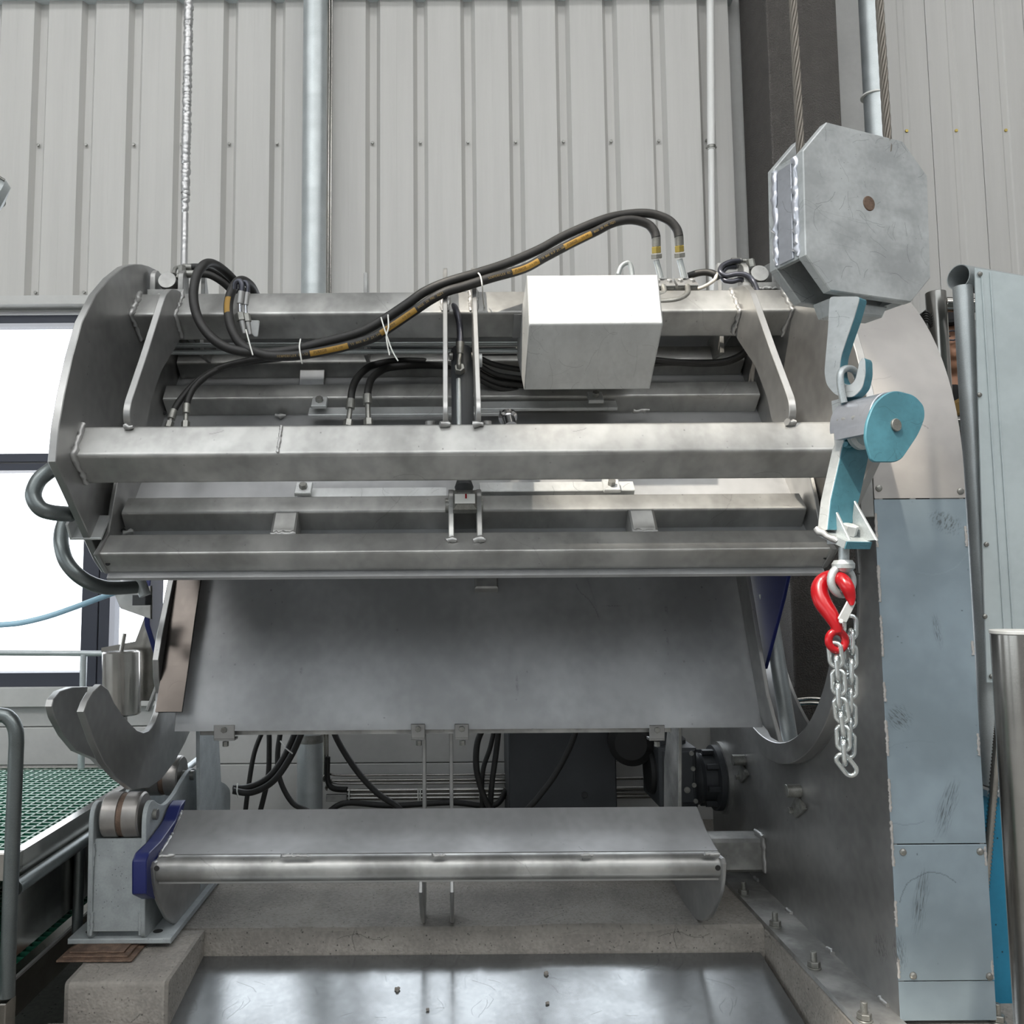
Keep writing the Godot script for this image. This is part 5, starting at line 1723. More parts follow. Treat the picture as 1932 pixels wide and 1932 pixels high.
	for q in [[Vector3(0.6504,2.4545,-2.78), Vector3(0.7351,2.4503,-2.8), Vector3(0.8479,2.4494,-2.82), Vector3(0.938,2.4561,-2.82), Vector3(0.9928,2.4795,-2.82), Vector3(1.0211,2.5142,-2.82)], [Vector3(0.6545,2.4381,-2.8), Vector3(0.7437,2.4483,-2.82), Vector3(0.8719,2.449,-2.84), Vector3(0.9535,2.4558,-2.84), Vector3(1.0088,2.4831,-2.84), Vector3(1.0372,2.5162,-2.84)]]:
		st = S3()
		tube(st, spline(q, 6), 0.0095, 12)
		solo("cable", st, "rubber", ["upper dark cable running right from under the cover box", "lower dark cable running right from under the cover box"][k], "cable", "cables right of the box")
		k += 1
	k = 0
	for q in [0, 1, 2, 3, 4]:
		st = S3()
		var y := 676.0 + k * 13.0
		var pts: Array = [[Vector3(0.1025,2.4694,-2.82), Vector3(0.1663,2.4485,-2.84), Vector3(0.2765,2.4345,-2.86)], [Vector3(0.1023,2.4437,-2.82), Vector3(0.1659,2.4154,-2.84), Vector3(0.276,2.4048,-2.86)], [Vector3(0.102,2.4145,-2.82), Vector3(0.1656,2.3896,-2.84), Vector3(0.2757,2.3826,-2.86)], [Vector3(0.1022,2.3987,-2.83), Vector3(0.175,2.3699,-2.85), Vector3(0.2764,2.3665,-2.87)], [Vector3(0.1032,2.4331,-2.85), Vector3(0.1766,2.408,-2.87), Vector3(0.2787,2.3973,-2.89)]][k]
		tube(st, spline(pts, 6), 0.0095, 12)
		solo("dark_cable", st, "rubber", ["topmost dark cable drooping into the left side of the cover box", "second dark cable from the top drooping into the cover box", "third dark cable from the top drooping into the cover box", "lowest dark cable drooping into the left side of the cover box", "hindmost dark cable of the bunch drooping into the cover box"][k], "cable", "cables left of the box")
		k += 1
	# right hand cluster
	t = thing("corrugated_conduit", "black corrugated cable conduit lying on the upper beam beside the clamps", "conduit")
	st = S3()
	var line := []
	var rad := []
	var cl := spline([Vector3(0.8121,2.7435,-2.8), Vector3(0.8454,2.7505,-2.79), Vector3(0.8728,2.7484,-2.78), Vector3(0.8926,2.7371,-2.77), Vector3(0.8991,2.7188,-2.77)], 16)
	for i in cl.size():
		line.append(cl[i])
		rad.append(0.0125 if i % 2 == 0 else 0.0105)
	tube(st, line, rad, 16)
	part(t, "conduit_body", st, "rubber")
	st = S3()
	tube(st, spline([Vector3(0.8982,2.7389,-2.765), Vector3(0.8887,2.7151,-2.76), Vector3(0.8623,2.7007,-2.78), Vector3(0.8285,2.6934,-2.8)], 5), 0.006, 10)
	part(t, "cut_sleeve", st, "sheath")
	k = 0
	for q in [[Vector3(1.0153,2.8194,-2.86), Vector3(0.9715,2.8081,-2.84), Vector3(0.9351,2.7855,-2.82), Vector3(0.9224,2.7575,-2.8), Vector3(0.9384,2.7406,-2.79), Vector3(0.9709,2.7422,-2.78), Vector3(0.9994,2.7345,-2.77), Vector3(1.0197,2.7069,-2.76), Vector3(1.0204,2.642,-2.72), Vector3(1.0218,2.5883,-2.72)], [Vector3(1.0033,2.8025,-2.87), Vector3(0.9632,2.7913,-2.85), Vector3(0.9375,2.7632,-2.83), Vector3(0.934,2.7296,-2.8), Vector3(0.9591,2.7202,-2.79), Vector3(0.9916,2.7255,-2.79), Vector3(1.0228,2.6975,-2.8)]]:
		t = thing("cylinder_hose", ["outer blue-black hose looping from the right end cylinder past the bracket", "inner blue-black hose looping from the right end cylinder behind the bracket"][k], "hose", "hoses at the right end cylinder")
		st = S3()
		tube(st, spline(q, 6), 0.0085, 14)
		part(t, "hose_body", st, "gun_blue")
		st = S3()
		cyl(st, q[0] - AX * 0.034, q[0], 0.0105, -1.0, 18)
		part(t, "ferrule", st, "fitting")
		st = S3()
		tube(st, spline([q[0], q[0] + Vector3(0.016, 0.0, 0), q[0] + Vector3(0.027, -0.006, 0.01), q[0] + Vector3(0.03, -0.02, 0.02)], 5), 0.0068, 12)
		part(t, "elbow", st, "fitting")
		k += 1
	tie("white cable tie hanging from the elbow fittings in the small hose loop", [Vector3(-0.6206,2.4845,-2.53), Vector3(-0.6068,2.4419,-2.515), Vector3(-0.5938,2.3995,-2.51)])
	tie("white cable tie round the long hose pair near the left bracket, hanging straight", [Vector3(-0.4591,2.4624,-2.56), Vector3(-0.4531,2.423,-2.51), Vector3(-0.448,2.3886,-2.51), Vector3(-0.4465,2.375,-2.52)])
	tie("white cable tie crossing over the long hose pair, its tail slanting right", [Vector3(-0.208,2.5196,-2.53), Vector3(-0.1984,2.4851,-2.51), Vector3(-0.1855,2.4456,-2.51), Vector3(-0.1727,2.4095,-2.51), Vector3(-0.1552,2.3784,-2.51)])
	tie("white cable tie beside the crossing one on the long hose pair", [Vector3(-0.187,2.5278,-2.53), Vector3(-0.1839,2.4834,-2.51), Vector3(-0.1902,2.45,-2.508), Vector3(-0.1808,2.3965,-2.51)])
	tie("white cable tie over the long hose pair above the right centre bracket", [Vector3(0.0756,2.6927,-2.6), Vector3(0.0952,2.6581,-2.545), Vector3(0.1024,2.6156,-2.53), Vector3(0.1065,2.6066,-2.6), Vector3(0.1137,2.5925,-2.66)])



# ---------------------------------------------------------------- left platform
func build_platform() -> void:
	var t := thing("grating_platform", "raised platform with green grating in a bright steel rim at the left", "platform")
	var yp := 0.91
	var xr := -1.32
	var zf := -2.62
	var zk: float = -3.8071
	var x0 := -3.4
	var st := S3()
	# square mesh grating, far too fine to pick apart bar by bar
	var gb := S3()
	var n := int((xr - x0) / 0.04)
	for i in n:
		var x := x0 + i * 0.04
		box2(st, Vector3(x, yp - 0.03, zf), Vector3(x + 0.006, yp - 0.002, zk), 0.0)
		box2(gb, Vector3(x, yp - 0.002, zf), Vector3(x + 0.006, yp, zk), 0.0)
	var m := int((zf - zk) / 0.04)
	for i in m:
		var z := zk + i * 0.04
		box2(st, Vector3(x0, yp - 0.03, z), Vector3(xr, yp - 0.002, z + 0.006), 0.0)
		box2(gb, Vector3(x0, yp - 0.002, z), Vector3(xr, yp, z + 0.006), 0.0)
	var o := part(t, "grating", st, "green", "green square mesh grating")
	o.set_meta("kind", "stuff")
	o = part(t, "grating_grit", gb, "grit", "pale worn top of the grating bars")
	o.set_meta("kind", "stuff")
	st = S3()
	box2(st, Vector3(x0, yp - 0.06, zf - 0.0), Vector3(xr, yp - 0.055, zk), 0.0)
	part(t, "drip_tray", st, "green")
	for q in [[Vector3(xr, yp - 0.07, zf + 0.03), Vector3(xr + 0.035, yp + 0.012, zk - 0.03), "rim_bar"], [Vector3(x0, yp - 0.07, zf), Vector3(xr + 0.035, yp + 0.012, zf + 0.035), "rim_bar"], [Vector3(x0, yp - 0.05, zk - 0.035), Vector3(xr, yp + 0.012, zk), "rim_bar"]]:
		st = S3()
		box2(st, q[0], q[1], 0.004)
		part(t, q[2], st, "stainless")
	st = S3()
	box2(st, Vector3(xr - 0.03, yp - 0.31, zf - 0.02), Vector3(xr + 0.004, yp - 0.075, zk), 0.004)
	part(t, "side_beam", st, "stainless")
	st = S3()
	box2(st, Vector3(x0, yp - 0.19, zf - 0.03), Vector3(xr - 0.05, yp - 0.075, zf + 0.0), 0.004)
	part(t, "front_beam", st, "stainless")
	for z in [zf - 0.42, zk + 0.1]:
		st = S3()
		cyl(st, Vector3(xr + 0.022, 0.52, z), Vector3(xr + 0.022, yp - 0.07, z), 0.018, -1.0, 20)
		part(t, "post", st, "dull_tube")
	st = S3()
	box2(st, Vector3(xr - 0.5, 0.40, -4.0), Vector3(xr - 0.47, 0.86, zf), 0.0)
	part(t, "skirt_panel", st, "stainless")
	st = S3()
	cyl(st, Vector3(-1.262, 0.8411, -2.53), Vector3(-1.262, 0.8411, -3.9), 0.021, -1.0, 24)
	solo("low_rail", st, "dull_tube", "level grey tube rail running back beside the platform under its bright rim", "rail")
	# lower walkway
	t = thing("lower_walkway", "lower green grating walkway in shade below the raised platform", "walkway")
	st = S3()
	for i in 46:
		box2(st, Vector3(-3.2 + i * 0.04, 0.475, -2.2), Vector3(-3.194 + i * 0.04, 0.505, -4.3), 0.0)
	for i in 52:
		box2(st, Vector3(-3.2, 0.475, -2.2 - i * 0.04), Vector3(-1.38, 0.505, -2.206 - i * 0.04), 0.0)
	o = part(t, "grating", st, "green", "green square mesh grating")
	o.set_meta("kind", "stuff")
	st = S3()
	box2(st, Vector3(-3.2, 0.40, -2.2), Vector3(-1.38, 0.405, -4.3), 0.0)
	part(t, "drip_tray", st, "green")
	st = S3()
	px(st, [Vector2(-2.2, 0.40), Vector2(-2.2, 0.525), Vector2(-4.0, 0.525), Vector2(-4.0, 0.40)], -1.38, -1.335, 0.004)
	part(t, "edge_beam", st, "stainless")
	st = S3()
	box2(st, Vector3(-1.335, 0.521, -2.35), Vector3(-1.325, 0.529, -4.0), 0.001)
	part(t, "edge_trim", st, "weld")
	t = thing("front_railing", "bent grey tube railing standing at the near corner of the platform", "railing")
	st = S3()
	tube(st, spline([Vector3(-1.833,1.3514,-2.52), Vector3(-1.414,1.3394,-2.52), Vector3(-1.3177,1.3342,-2.52), Vector3(-1.2925,1.3234,-2.52), Vector3(-1.2761,1.2989,-2.52), Vector3(-1.2702,1.264,-2.52), Vector3(-1.2701,1.1808,-2.52), Vector3(-1.2609,0.7291,-2.5), Vector3(-1.2587,0.5566,-2.5)], 8), 0.021, 20)
	part(t, "bent_tube", st, "dull_tube")
	st = S3()
	var f := Vector3(-1.26,0.5495,-2.5)
	box2(st, f + Vector3(-0.06, -0.35, -0.03), f + Vector3(0.012, 0.0, 0.03), 0.003)
	part(t, "post_socket", st, "stainless")
	t = thing("back_railing", "level grey tube railing in front of the window behind the platform", "railing")
	st = S3()
	cyl(st, Vector3(-2.9048,1.4359,-3.75), Vector3(-1.5119,1.4171,-3.75), 0.0125, -1.0, 18)
	part(t, "top_rail", st, "galvanised")
	for q in [[Vector3(-1.6092,1.4132,-3.75), Vector3(-1.6057,0.9255,-3.75)], [Vector3(-2.4166,1.4188,-3.75), Vector3(-2.4268,0.9311,-3.75)]]:
		st = S3()
		cyl(st, q[0], q[1], 0.0145, -1.0, 18)
		part(t, "post", st, "galvanised")


func build_left_details() -> void:
	var t := thing("steel_canister", "polished round steel canister with a thin upright rod behind the ring hook", "canister")
	var st := S3()
	var a := Vector3(-1.3089,1.2002,-3.42)
	var b := Vector3(-1.3178,1.452,-3.42)
	cyl(st, a, b, 0.072, -1.0, 40, 0.006)
	part(t, "canister_body", st, "stainless")
	st = S3()
	cyl(st, b, Vector3(-1.3069,1.5212,-3.42), 0.0085, -1.0, 14)
	part(t, "rod", st, "stainless")
	st = S3()
	cyl(st, a, Vector3(-1.3058,1.161,-3.42), 0.02, -1.0, 20)
	cyl(st, Vector3(-1.306,1.1692,-3.42), Vector3(-1.304,1.0951,-3.42), 0.008, -1.0, 12)
	part(t, "outlet", st, "stainless")
	t = thing("canister_bracket", "thin stainless bracket plate slanting up behind the polished canister", "bracket")
	st = S3()
	pz(st, [Vector2(-1.449, 1.4388), Vector2(-1.4495, 1.4562), Vector2(-1.3096, 1.4814), Vector2(-1.2663, 1.6012), Vector2(-1.2113, 1.4154), Vector2(-1.2072, 1.2382), Vector2(-1.2903, 1.2388), Vector2(-1.2952, 1.4334)], -3.55, -3.545, 0.0)
	part(t, "bracket_plate", st, "stainless")
	st = S3()
	bx(st, Vector3(-1.1411,1.2949,-3.3), Vector3(0.012, 0.13, 0.03), Basis(FW, -0.35))
	part(t, "flat_bar", st, "steel")
	t = thing("hinge_block", "grey steel hinge bracket with a round pad behind the left guard tube", "bracket")
	st = S3()
	pz(st, [Vector2(-1.1855, 1.6785), Vector2(-1.1002, 1.7002), Vector2(-1.0593, 1.7092), Vector2(-1.0565, 1.5924), Vector2(-1.1637, 1.6301)], -3.0, -3.02)
	part(t, "bracket_plate", st, "steel")
	st = S3()
	bx(st, Vector3(-1.0517,1.6606,-2.9), Vector3(0.045, 0.035, 0.06))
	part(t, "clamp_block", st, "dark_paint")
	st = S3()
	cyl(st, Vector3(-1.1123,1.7407,-2.95), Vector3(-1.1081,1.7224,-2.95), 0.022, -1.0, 24)
	part(t, "round_pad", st, "steel")
	st = S3()
	cyl(st, Vector3(-1.11,1.7224,-2.95), Vector3(-1.115,1.7041,-2.95), 0.008, -1.0, 12)
	part(t, "stem", st, "fitting")
	st = S3()
	tube(st, spline([Vector3(-1.5546,1.5783,-2.75), Vector3(-1.4526,1.5861,-2.75), Vector3(-1.3896,1.592,-2.76), Vector3(-1.3141,1.6111,-2.78), Vector3(-1.2464,1.6389,-2.82), Vector3(-1.1748,1.6758,-2.9), Vector3(-1.1337,1.7005,-2.98)], 8), 0.0095, 14)
	solo("air_hose", st, "clear_hose", "pale blue translucent hose sagging across the window to the hinge bracket", "hose")
	# lamp that reaches into the picture from the left
	t = thing("work_lamp", "round silver lamp housing reaching in at the left edge before the ribbed wall", "lamp")
	st = S3()
	var c := Vector3(-1.4639,2.9505,-2.6)
	var ax := Vector3(-0.75, 0.35, 0.55).normalized()
	lathe(st, [Vector2(0.0, -0.05), Vector2(0.055, -0.045), Vector2(0.068, -0.025), Vector2(0.07, 0.02), Vector2(0.074, 0.022), Vector2(0.074, 0.034), Vector2(0.066, 0.036), Vector2(0.062, 0.0), Vector2(0.0, -0.01)], c, ax, 40)
	part(t, "lamp_shell", st, "galvanised")
	st = S3()
	for k in 8:
		var f := frame_of(ax)
		var d: Vector3 = f[0] * cos(TAU * k / 8) + f[1] * sin(TAU * k / 8)
		bx(st, c + d * 0.071 - ax * 0.012, Vector3(0.012, 0.02, 0.006), Basis(d.cross(ax), ax, d))
	o_stuff(part(t, "cooling_fins", st, "fitting"))
	st = S3()
	cyl(st, c - ax * 0.045, c - ax * 0.12 + Vector3(-0.2, 0.1, 0), 0.012)
	cyl(st, c - ax * 0.12 + Vector3(-0.2, 0.1, 0), Vector3(c.x - 0.3, 5.0, c.z), 0.012)
	part(t, "lamp_arm", st, "fitting")


func o_stuff(o: Node) -> void:
	o.set_meta("kind", "stuff")


# ---------------------------------------------------------------- right side
func build_right_side() -> void:
	var t := thing("screen_panel", "tall pale blue sheet panel screwed to the grey tube frame at the right", "panel")
	var st := S3()
	var z := 2.47
	var pts := []
	for q in [[1841, 506], [2050, 535], [2050, 1296], [1860, 1288], [1853, 1170], [1850, 1040], [1846, 930], [1848, 800], [1843, 700]]:
		pass
	var o := [Vector3(1.5783,2.6404,-2.47), Vector3(1.7055,2.6166,-2.47), Vector3(1.9236,2.5808,-2.47), Vector3(1.8989,1.4078,-2.47), Vector3(1.5371,1.4133,-2.47), Vector3(1.5429,1.6068,-2.47), Vector3(1.55,1.8215,-2.47), Vector3(1.554,1.9613,-2.47), Vector3(1.5627,2.2291,-2.47)]
	var ol := []
	for p in o:
		ol.append(Vector2(p.x, p.y))
	pz(st, ol, -2.47, -2.476, 0.001)
	part(t, "sheet", st, "pale_blue")
	for x in [1868, 1885]:
		st = S3()
		var a := Vector3(1.6208,2.6279,-2.468) if x == 1868 else Vector3(1.6475,2.6245,-2.468)
		var b := Vector3(1.5693,1.4133,-2.468) if x == 1868 else Vector3(1.5951,1.4131,-2.468)
		bx(st, (a + b) / 2, Vector3(0.005, (a - b).length(), 0.004), Basis(FW, 0.0))
		part(t, "pressed_rib", st, "pale_blue")
	for q in [Vector3(1.5888,2.6192,-2.466), Vector3(1.5647,2.2521,-2.466), Vector3(1.5577,1.8104,-2.466), Vector3(1.5402,1.6024,-2.466), Vector3(1.5494,1.4316,-2.466)]:
		st = S3()
		lathe(st, [Vector2(0.0075, 0), Vector2(0.0065, 0.003), Vector2(0.003, 0.005), Vector2(0, 0.005)], q, FW, 12)
		part(t, "screw", st, "fitting")
	t = thing("tube_frame", "upright grey steel tube with an open cross tube on top, beside the pale panel", "tube frame")
	st = S3()
	cyl(st, Vector3(1.5708, 1.1136, -2.525), Vector3(1.5708, 2.6014, -2.525), 0.027, -1.0, 32)
	part(t, "upright_tube", st, "galvanised")
	st = S3()
	var a := Vector3(1.562,2.641,-2.55)
	var d := Vector3(0.93, 0.0, -0.36).normalized()
	var f := Vector3(1.5566,2.6298,-2.52)
	lathe(st, [Vector2(0.036, 0), Vector2(0.0385, 0.0), Vector2(0.0385, 0.45), Vector2(0.036, 0.45), Vector2(0.036, 0.0)], f, d, 36)
	part(t, "cross_tube", st, "galvanised")
	weld(t, [f + d * 0.005 + Vector3(0, -0.038, 0.01), f + d * 0.06 + Vector3(0, -0.036, 0.02)], 0.004)
	st = S3()
	box2(st, Vector3(1.5708 - 0.05, 1.0956 - 0.004, -2.58), Vector3(1.5708 + 0.05, 1.1106, -2.47))
	part(t, "foot_plate", st, "weld")
	t = thing("short_post", "short thick shiny tube post behind the arched cover with a cross tube", "post")
	st = S3()
	var px0: float = 1.6024
	cyl(st, Vector3(px0, 0.52, -2.72), Vector3(px0, 2.6521, -2.72), 0.031, -1.0, 32)
	part(t, "post_tube", st, "stainless")
	st = S3()
	cyl(st, Vector3(1.626,2.6126,-2.72), Vector3(1.8346,2.6039,-2.72), 0.024, -1.0, 28)
	part(t, "upper_cross_tube", st, "stainless")
	st = S3()
	cyl(st, Vector3(1.6202,2.2135,-2.72), Vector3(1.8091,2.2069,-2.72), 0.024, -1.0, 28)
	part(t, "middle_cross_tube", st, "stainless")
	st = S3()
	cyl(st, Vector3(1.5973,1.821,-2.72), Vector3(1.7839,1.8146,-2.72), 0.024, -1.0, 28)
	part(t, "lower_cross_tube", st, "stainless")
	st = S3()
	var wx: float = 1.4647
	box2(st, Vector3(wx, 0.0, -2.5), Vector3(4.0, 1.1003, -2.69), 0.01)
	solo("blue_parapet", st, "blue_wall", "low bright blue painted concrete wall at the lower right edge", "low wall")
	# flexible steel conduit
	st = S3()
	var cl := spline([Vector3(1.5438,1.3264,-2.43), Vector3(1.5429,1.2808,-2.44), Vector3(1.5337,1.1763,-2.45), Vector3(1.5197,1.0427,-2.46), Vector3(1.4996,0.9124,-2.46), Vector3(1.4821,0.7976,-2.46), Vector3(1.4654,0.6696,-2.46), Vector3(1.4502,0.4938,-2.46)], 24)
	var rad := []
	var line := []
	for i in cl.size() * 2 - 1:
		var p: Vector3 = cl[i / 2] if i % 2 == 0 else (cl[i / 2] + cl[i / 2 + 1]) / 2
		line.append(p)
		rad.append(0.0125 if i % 4 < 2 else 0.0105)
	tube(st, line, rad, 14)
	solo("flexible_conduit", st, "stainless", "ribbed flexible steel conduit hanging in front of the blue low wall", "conduit")
	# near post
	t = thing("near_post", "thick brushed steel post with a flat cap at the right edge, nearest to the camera", "post")
	st = S3()
	var nx: float = 1.0906 + 0.052
	cyl(st, Vector3(nx, 0.0, -1.72), Vector3(nx, 1.5967, -1.72), 0.052, -1.0, 40)
	part(t, "post_tube", st, "stainless")
	st = S3()
	cyl(st, Vector3(nx, 1.5967, -1.72), Vector3(nx, 1.6041, -1.72), 0.053, -1.0, 40)
	part(t, "post_cap", st, "zinc")
	# dark cupboard front seen in the gap behind the cover
	st = S3()
	box2(st, Vector3(2.1986,2.4486,-3.6), Vector3(2.4218,1.2426,-3.9), 0.004)
	solo("dark_cabinet", st, "black", "dark cabinet edge in the narrow gap between the cover and the grey tube", "cabinet")
	t = thing("cable_bundle", "grey coiled wire bundle at the edge of the arched cover beside the short post", "wire bundle")
	for k in 5:
		st = S3()
		tube(st, spline([Vector3(1.5504,2.5702,-2.72) + Vector3(0, -k * 0.008, 0), Vector3(1.5521,2.5815,-2.7) + Vector3(0, -k * 0.008, 0), Vector3(1.5638,2.5743,-2.7) + Vector3(0, -k * 0.008, 0), Vector3(1.5811,2.5593,-2.72) + Vector3(0, -k * 0.008, 0)], 5), 0.004, 8)
		part(t, "wire", st, "rubber")
	# pipes and hoses seen through the round opening
	var k := 0
	for q in [[Vector3(1.5345,1.173,-3.9), Vector3(1.6978,1.1766,-3.9)], [Vector3(1.5337,1.1541,-3.9), Vector3(1.6968,1.1553,-3.9)]]:
		st = S3()
		tube(st, spline([q[0], (q[0] + q[1]) / 2 + UP * 0.006, q[1]], 5), 0.012, 12)
		solo("wall_pipe", st, "stainless", ["upper thin pipe in front of the dark column inside the round opening", "lower thin pipe in front of the dark column inside the round opening"][k], "pipe")
		k += 1


# ---------------------------------------------------------------- person behind the tubes
func field_mesh(st: SurfaceTool, bones: Array, lo: Vector3, hi: Vector3, cell: float, blend: float) -> void:
	var nx := int((hi.x - lo.x) / cell) + 2
	var ny := int((hi.y - lo.y) / cell) + 2
	var nz := int((hi.z - lo.z) / cell) + 2
	var v := PackedFloat32Array()
	v.resize(nx * ny * nz)
	var f := func(p: Vector3) -> float:
		var d := 1e3
		for b in bones:
			var a: Vector3 = b[0]
			var ab: Vector3 = b[1] - a
			var t := clampf((p - a).dot(ab) / maxf(ab.length_squared(), 1e-6), 0.0, 1.0)
			var q: Vector3 = p - a - ab * t
			var w: float = b[4] if b.size() > 4 else 1.0
			q.z *= w
			var e: float = q.length() - lerpf(b[2], b[3], t)
			var h := maxf(blend - absf(d - e), 0.0) / blend
			d = minf(d, e) - h * h * blend * 0.25
		return d
	for z in nz:
		for y in ny:
			for x in nx:
				v[(z * ny + y) * nx + x] = f.call(lo + Vector3(x, y, z) * cell)
	var vert := {}
	var pos := []
	for z in nz - 1:
		for y in ny - 1:
			for x in nx - 1:
				var c := Vector3.ZERO
				var k := 0
				for e in [[0, 1], [2, 3], [4, 5], [6, 7], [0, 2], [1, 3], [4, 6], [5, 7], [0, 4], [1, 5], [2, 6], [3, 7]]:
					var a := Vector3(e[0] & 1, (e[0] >> 1) & 1, e[0] >> 2)
					var b := Vector3(e[1] & 1, (e[1] >> 1) & 1, e[1] >> 2)
					var va := v[((z + int(a.z)) * ny + y + int(a.y)) * nx + x + int(a.x)]
					var vb := v[((z + int(b.z)) * ny + y + int(b.y)) * nx + x + int(b.x)]
					if (va < 0.0) != (vb < 0.0):
						c += a.lerp(b, va / (va - vb))
						k += 1
				if k:
					vert[(z * ny + y) * nx + x] = pos.size()
					pos.append(lo + (Vector3(x, y, z) + c / k) * cell)
	var nor := []
	for p in pos:
		var g := Vector3(f.call(p + AX * 0.002) - f.call(p - AX * 0.002), f.call(p + UP * 0.002) - f.call(p - UP * 0.002), f.call(p + FW * 0.002) - f.call(p - FW * 0.002))
		nor.append(g.normalized())
	var step := [1, nx, nx * ny]
	for z in range(1, nz - 1):
		for y in range(1, ny - 1):
			for x in range(1, nx - 1):
				var i := (z * ny + y) * nx + x
				for ax in 3:
					if (v[i] < 0.0) != (v[i + step[ax]] < 0.0):
						var u: int = step[(ax + 1) % 3]
						var w: int = step[(ax + 2) % 3]
						var q := [vert.get(i), vert.get(i - u), vert.get(i - u - w), vert.get(i - w)]
						if null in q:
							continue
						quad(st, pos[q[0]], pos[q[1]], pos[q[2]], pos[q[3]], nor[q[0]], nor[q[1]], nor[q[2]], nor[q[3]])


func build_person() -> void:
	var t := thing("person", "person in a dark cap, glasses and black shirt half hidden behind the steel tubes", "person")
	# faces the camera and a little to the right
	var e := Vector3(1.8538,2.592,-3)
	var x := e.x
	var ye := e.y
	var zc := -3.1
	var body := []
	var ys := ye - 0.29
	body.append([Vector3(x, ye - 0.2, zc), Vector3(x, ys - 0.02, zc), 0.052, 0.06])
	body.append([Vector3(x - 0.15, ys - 0.06, zc), Vector3(x + 0.15, ys - 0.06, zc), 0.062, 0.062])
	body.append([Vector3(x, ys - 0.12, zc), Vector3(x, ys - 0.48, zc), 0.135, 0.12])
	body.append([Vector3(x - 0.08, ys - 0.52, zc), Vector3(x + 0.08, ys - 0.52, zc), 0.105, 0.105])
	for s in [-1.0, 1.0]:
		body.append([Vector3(x + s * 0.19, ys - 0.08, zc), Vector3(x + s * 0.235, ys - 0.36, zc + 0.02), 0.05, 0.042])
		body.append([Vector3(x + s * 0.235, ys - 0.36, zc + 0.02), Vector3(x + s * 0.19, ys - 0.44, zc + 0.22), 0.04, 0.03])
		body.append([Vector3(x + s * 0.09, ys - 0.56, zc), Vector3(x + s * 0.1, ys - 0.98, zc + 0.01), 0.082, 0.058])
		body.append([Vector3(x + s * 0.1, ys - 0.98, zc + 0.01), Vector3(x + s * 0.1, ys - 1.36, zc - 0.01), 0.056, 0.042])
		body.append([Vector3(x + s * 0.1, ys - 1.40, zc - 0.02), Vector3(x + s * 0.11, ys - 1.41, zc + 0.16), 0.04, 0.034])
	var st := S3()
	field_mesh(st, body, Vector3(x - 0.34, ys - 1.5, zc - 0.2), Vector3(x + 0.34, ye - 0.1, zc + 0.3), 0.02, 0.05)
	part(t, "clothing", st, "cloth", "black shirt and trousers")
	# head with brow, nose, lips, chin and ears
	var h := Vector3(x, ye, zc)
	var head := [
		[h + Vector3(0, 0.045, -0.015), h + Vector3(0, 0.03, -0.02), 0.092, 0.09],
		[h + Vector3(0, 0.01, 0.02), h + Vector3(0, -0.045, 0.03), 0.068, 0.056],
		[h + Vector3(0, -0.08, 0.035), h + Vector3(0, -0.095, 0.05), 0.042, 0.026],
		[h + Vector3(-0.05, -0.06, 0.0), h + Vector3(-0.02, -0.095, 0.03), 0.03, 0.024],
		[h + Vector3(0.05, -0.06, 0.0), h + Vector3(0.02, -0.095, 0.03), 0.03, 0.024],
		[h + Vector3(-0.035, 0.022, 0.074), h + Vector3(0.035, 0.022, 0.074), 0.013, 0.013],
		[h + Vector3(0, 0.008, 0.085), h + Vector3(0, -0.032, 0.102), 0.008, 0.0125],
		[h + Vector3(-0.013, -0.035, 0.09), h + Vector3(0.013, -0.035, 0.09), 0.008, 0.008],
		[h + Vector3(-0.04, -0.02, 0.06), h + Vector3(-0.045, -0.03, 0.05), 0.024, 0.024],
		[h + Vector3(0.04, -0.02, 0.06), h + Vector3(0.045, -0.03, 0.05), 0.024, 0.024],
		[h + Vector3(-0.02, -0.058, 0.08), h + Vector3(0.02, -0.058, 0.08), 0.0075, 0.0075],
		[h + Vector3(-0.018, -0.069, 0.078), h + Vector3(0.018, -0.069, 0.078), 0.008, 0.008],
		[h + Vector3(-0.09, 0.012, -0.012), h + Vector3(-0.086, -0.03, -0.006), 0.014, 0.01],
		[h + Vector3(0.09, 0.012, -0.012), h + Vector3(0.086, -0.03, -0.006), 0.014, 0.01],
		[h + Vector3(0, -0.06, -0.02), h + Vector3(0, -0.2, -0.02), 0.055, 0.058]]
	st = S3()
	field_mesh(st, head, h + Vector3(-0.13, -0.22, -0.15), h + Vector3(0.13, 0.17, 0.14), 0.006, 0.02)
	part(t, "head", st, "skin")
	st = S3()
	var c := h + Vector3(0, 0.035, -0.015)
	lathe(st, [Vector2(0.101, 0.0), Vector2(0.103, 0.03), Vector2(0.09, 0.075), Vector2(0.05, 0.105), Vector2(0, 0.112)], c, UP, 28)
	prism(st, rounded([Vector2(-0.08, 0.06), Vector2(-0.07, 0.13), Vector2(0.0, 0.165), Vector2(0.07, 0.13), Vector2(0.08, 0.06)], 0.04, 4), c + UP * 0.004, AX, FW, Vector3(0, 0.006, 0))
	part(t, "cap", st, "cloth", "dark peaked cap")
	var g := Node3D.new()
	for s in [-1.0, 1.0]:
		st = S3()
		tube(st, [h + Vector3(s * 0.008, 0.012, 0.1), h + Vector3(s * 0.035, 0.016, 0.101), h + Vector3(s * 0.062, 0.012, 0.088), h + Vector3(s * 0.06, -0.014, 0.09), h + Vector3(s * 0.034, -0.02, 0.102), h + Vector3(s * 0.01, -0.012, 0.102)], 0.0032, 8, true)
		tube(st, [h + Vector3(s * 0.064, 0.006, 0.086), h + Vector3(s * 0.088, 0.008, 0.04), h + Vector3(s * 0.092, 0.008, -0.01)], 0.0028, 8)
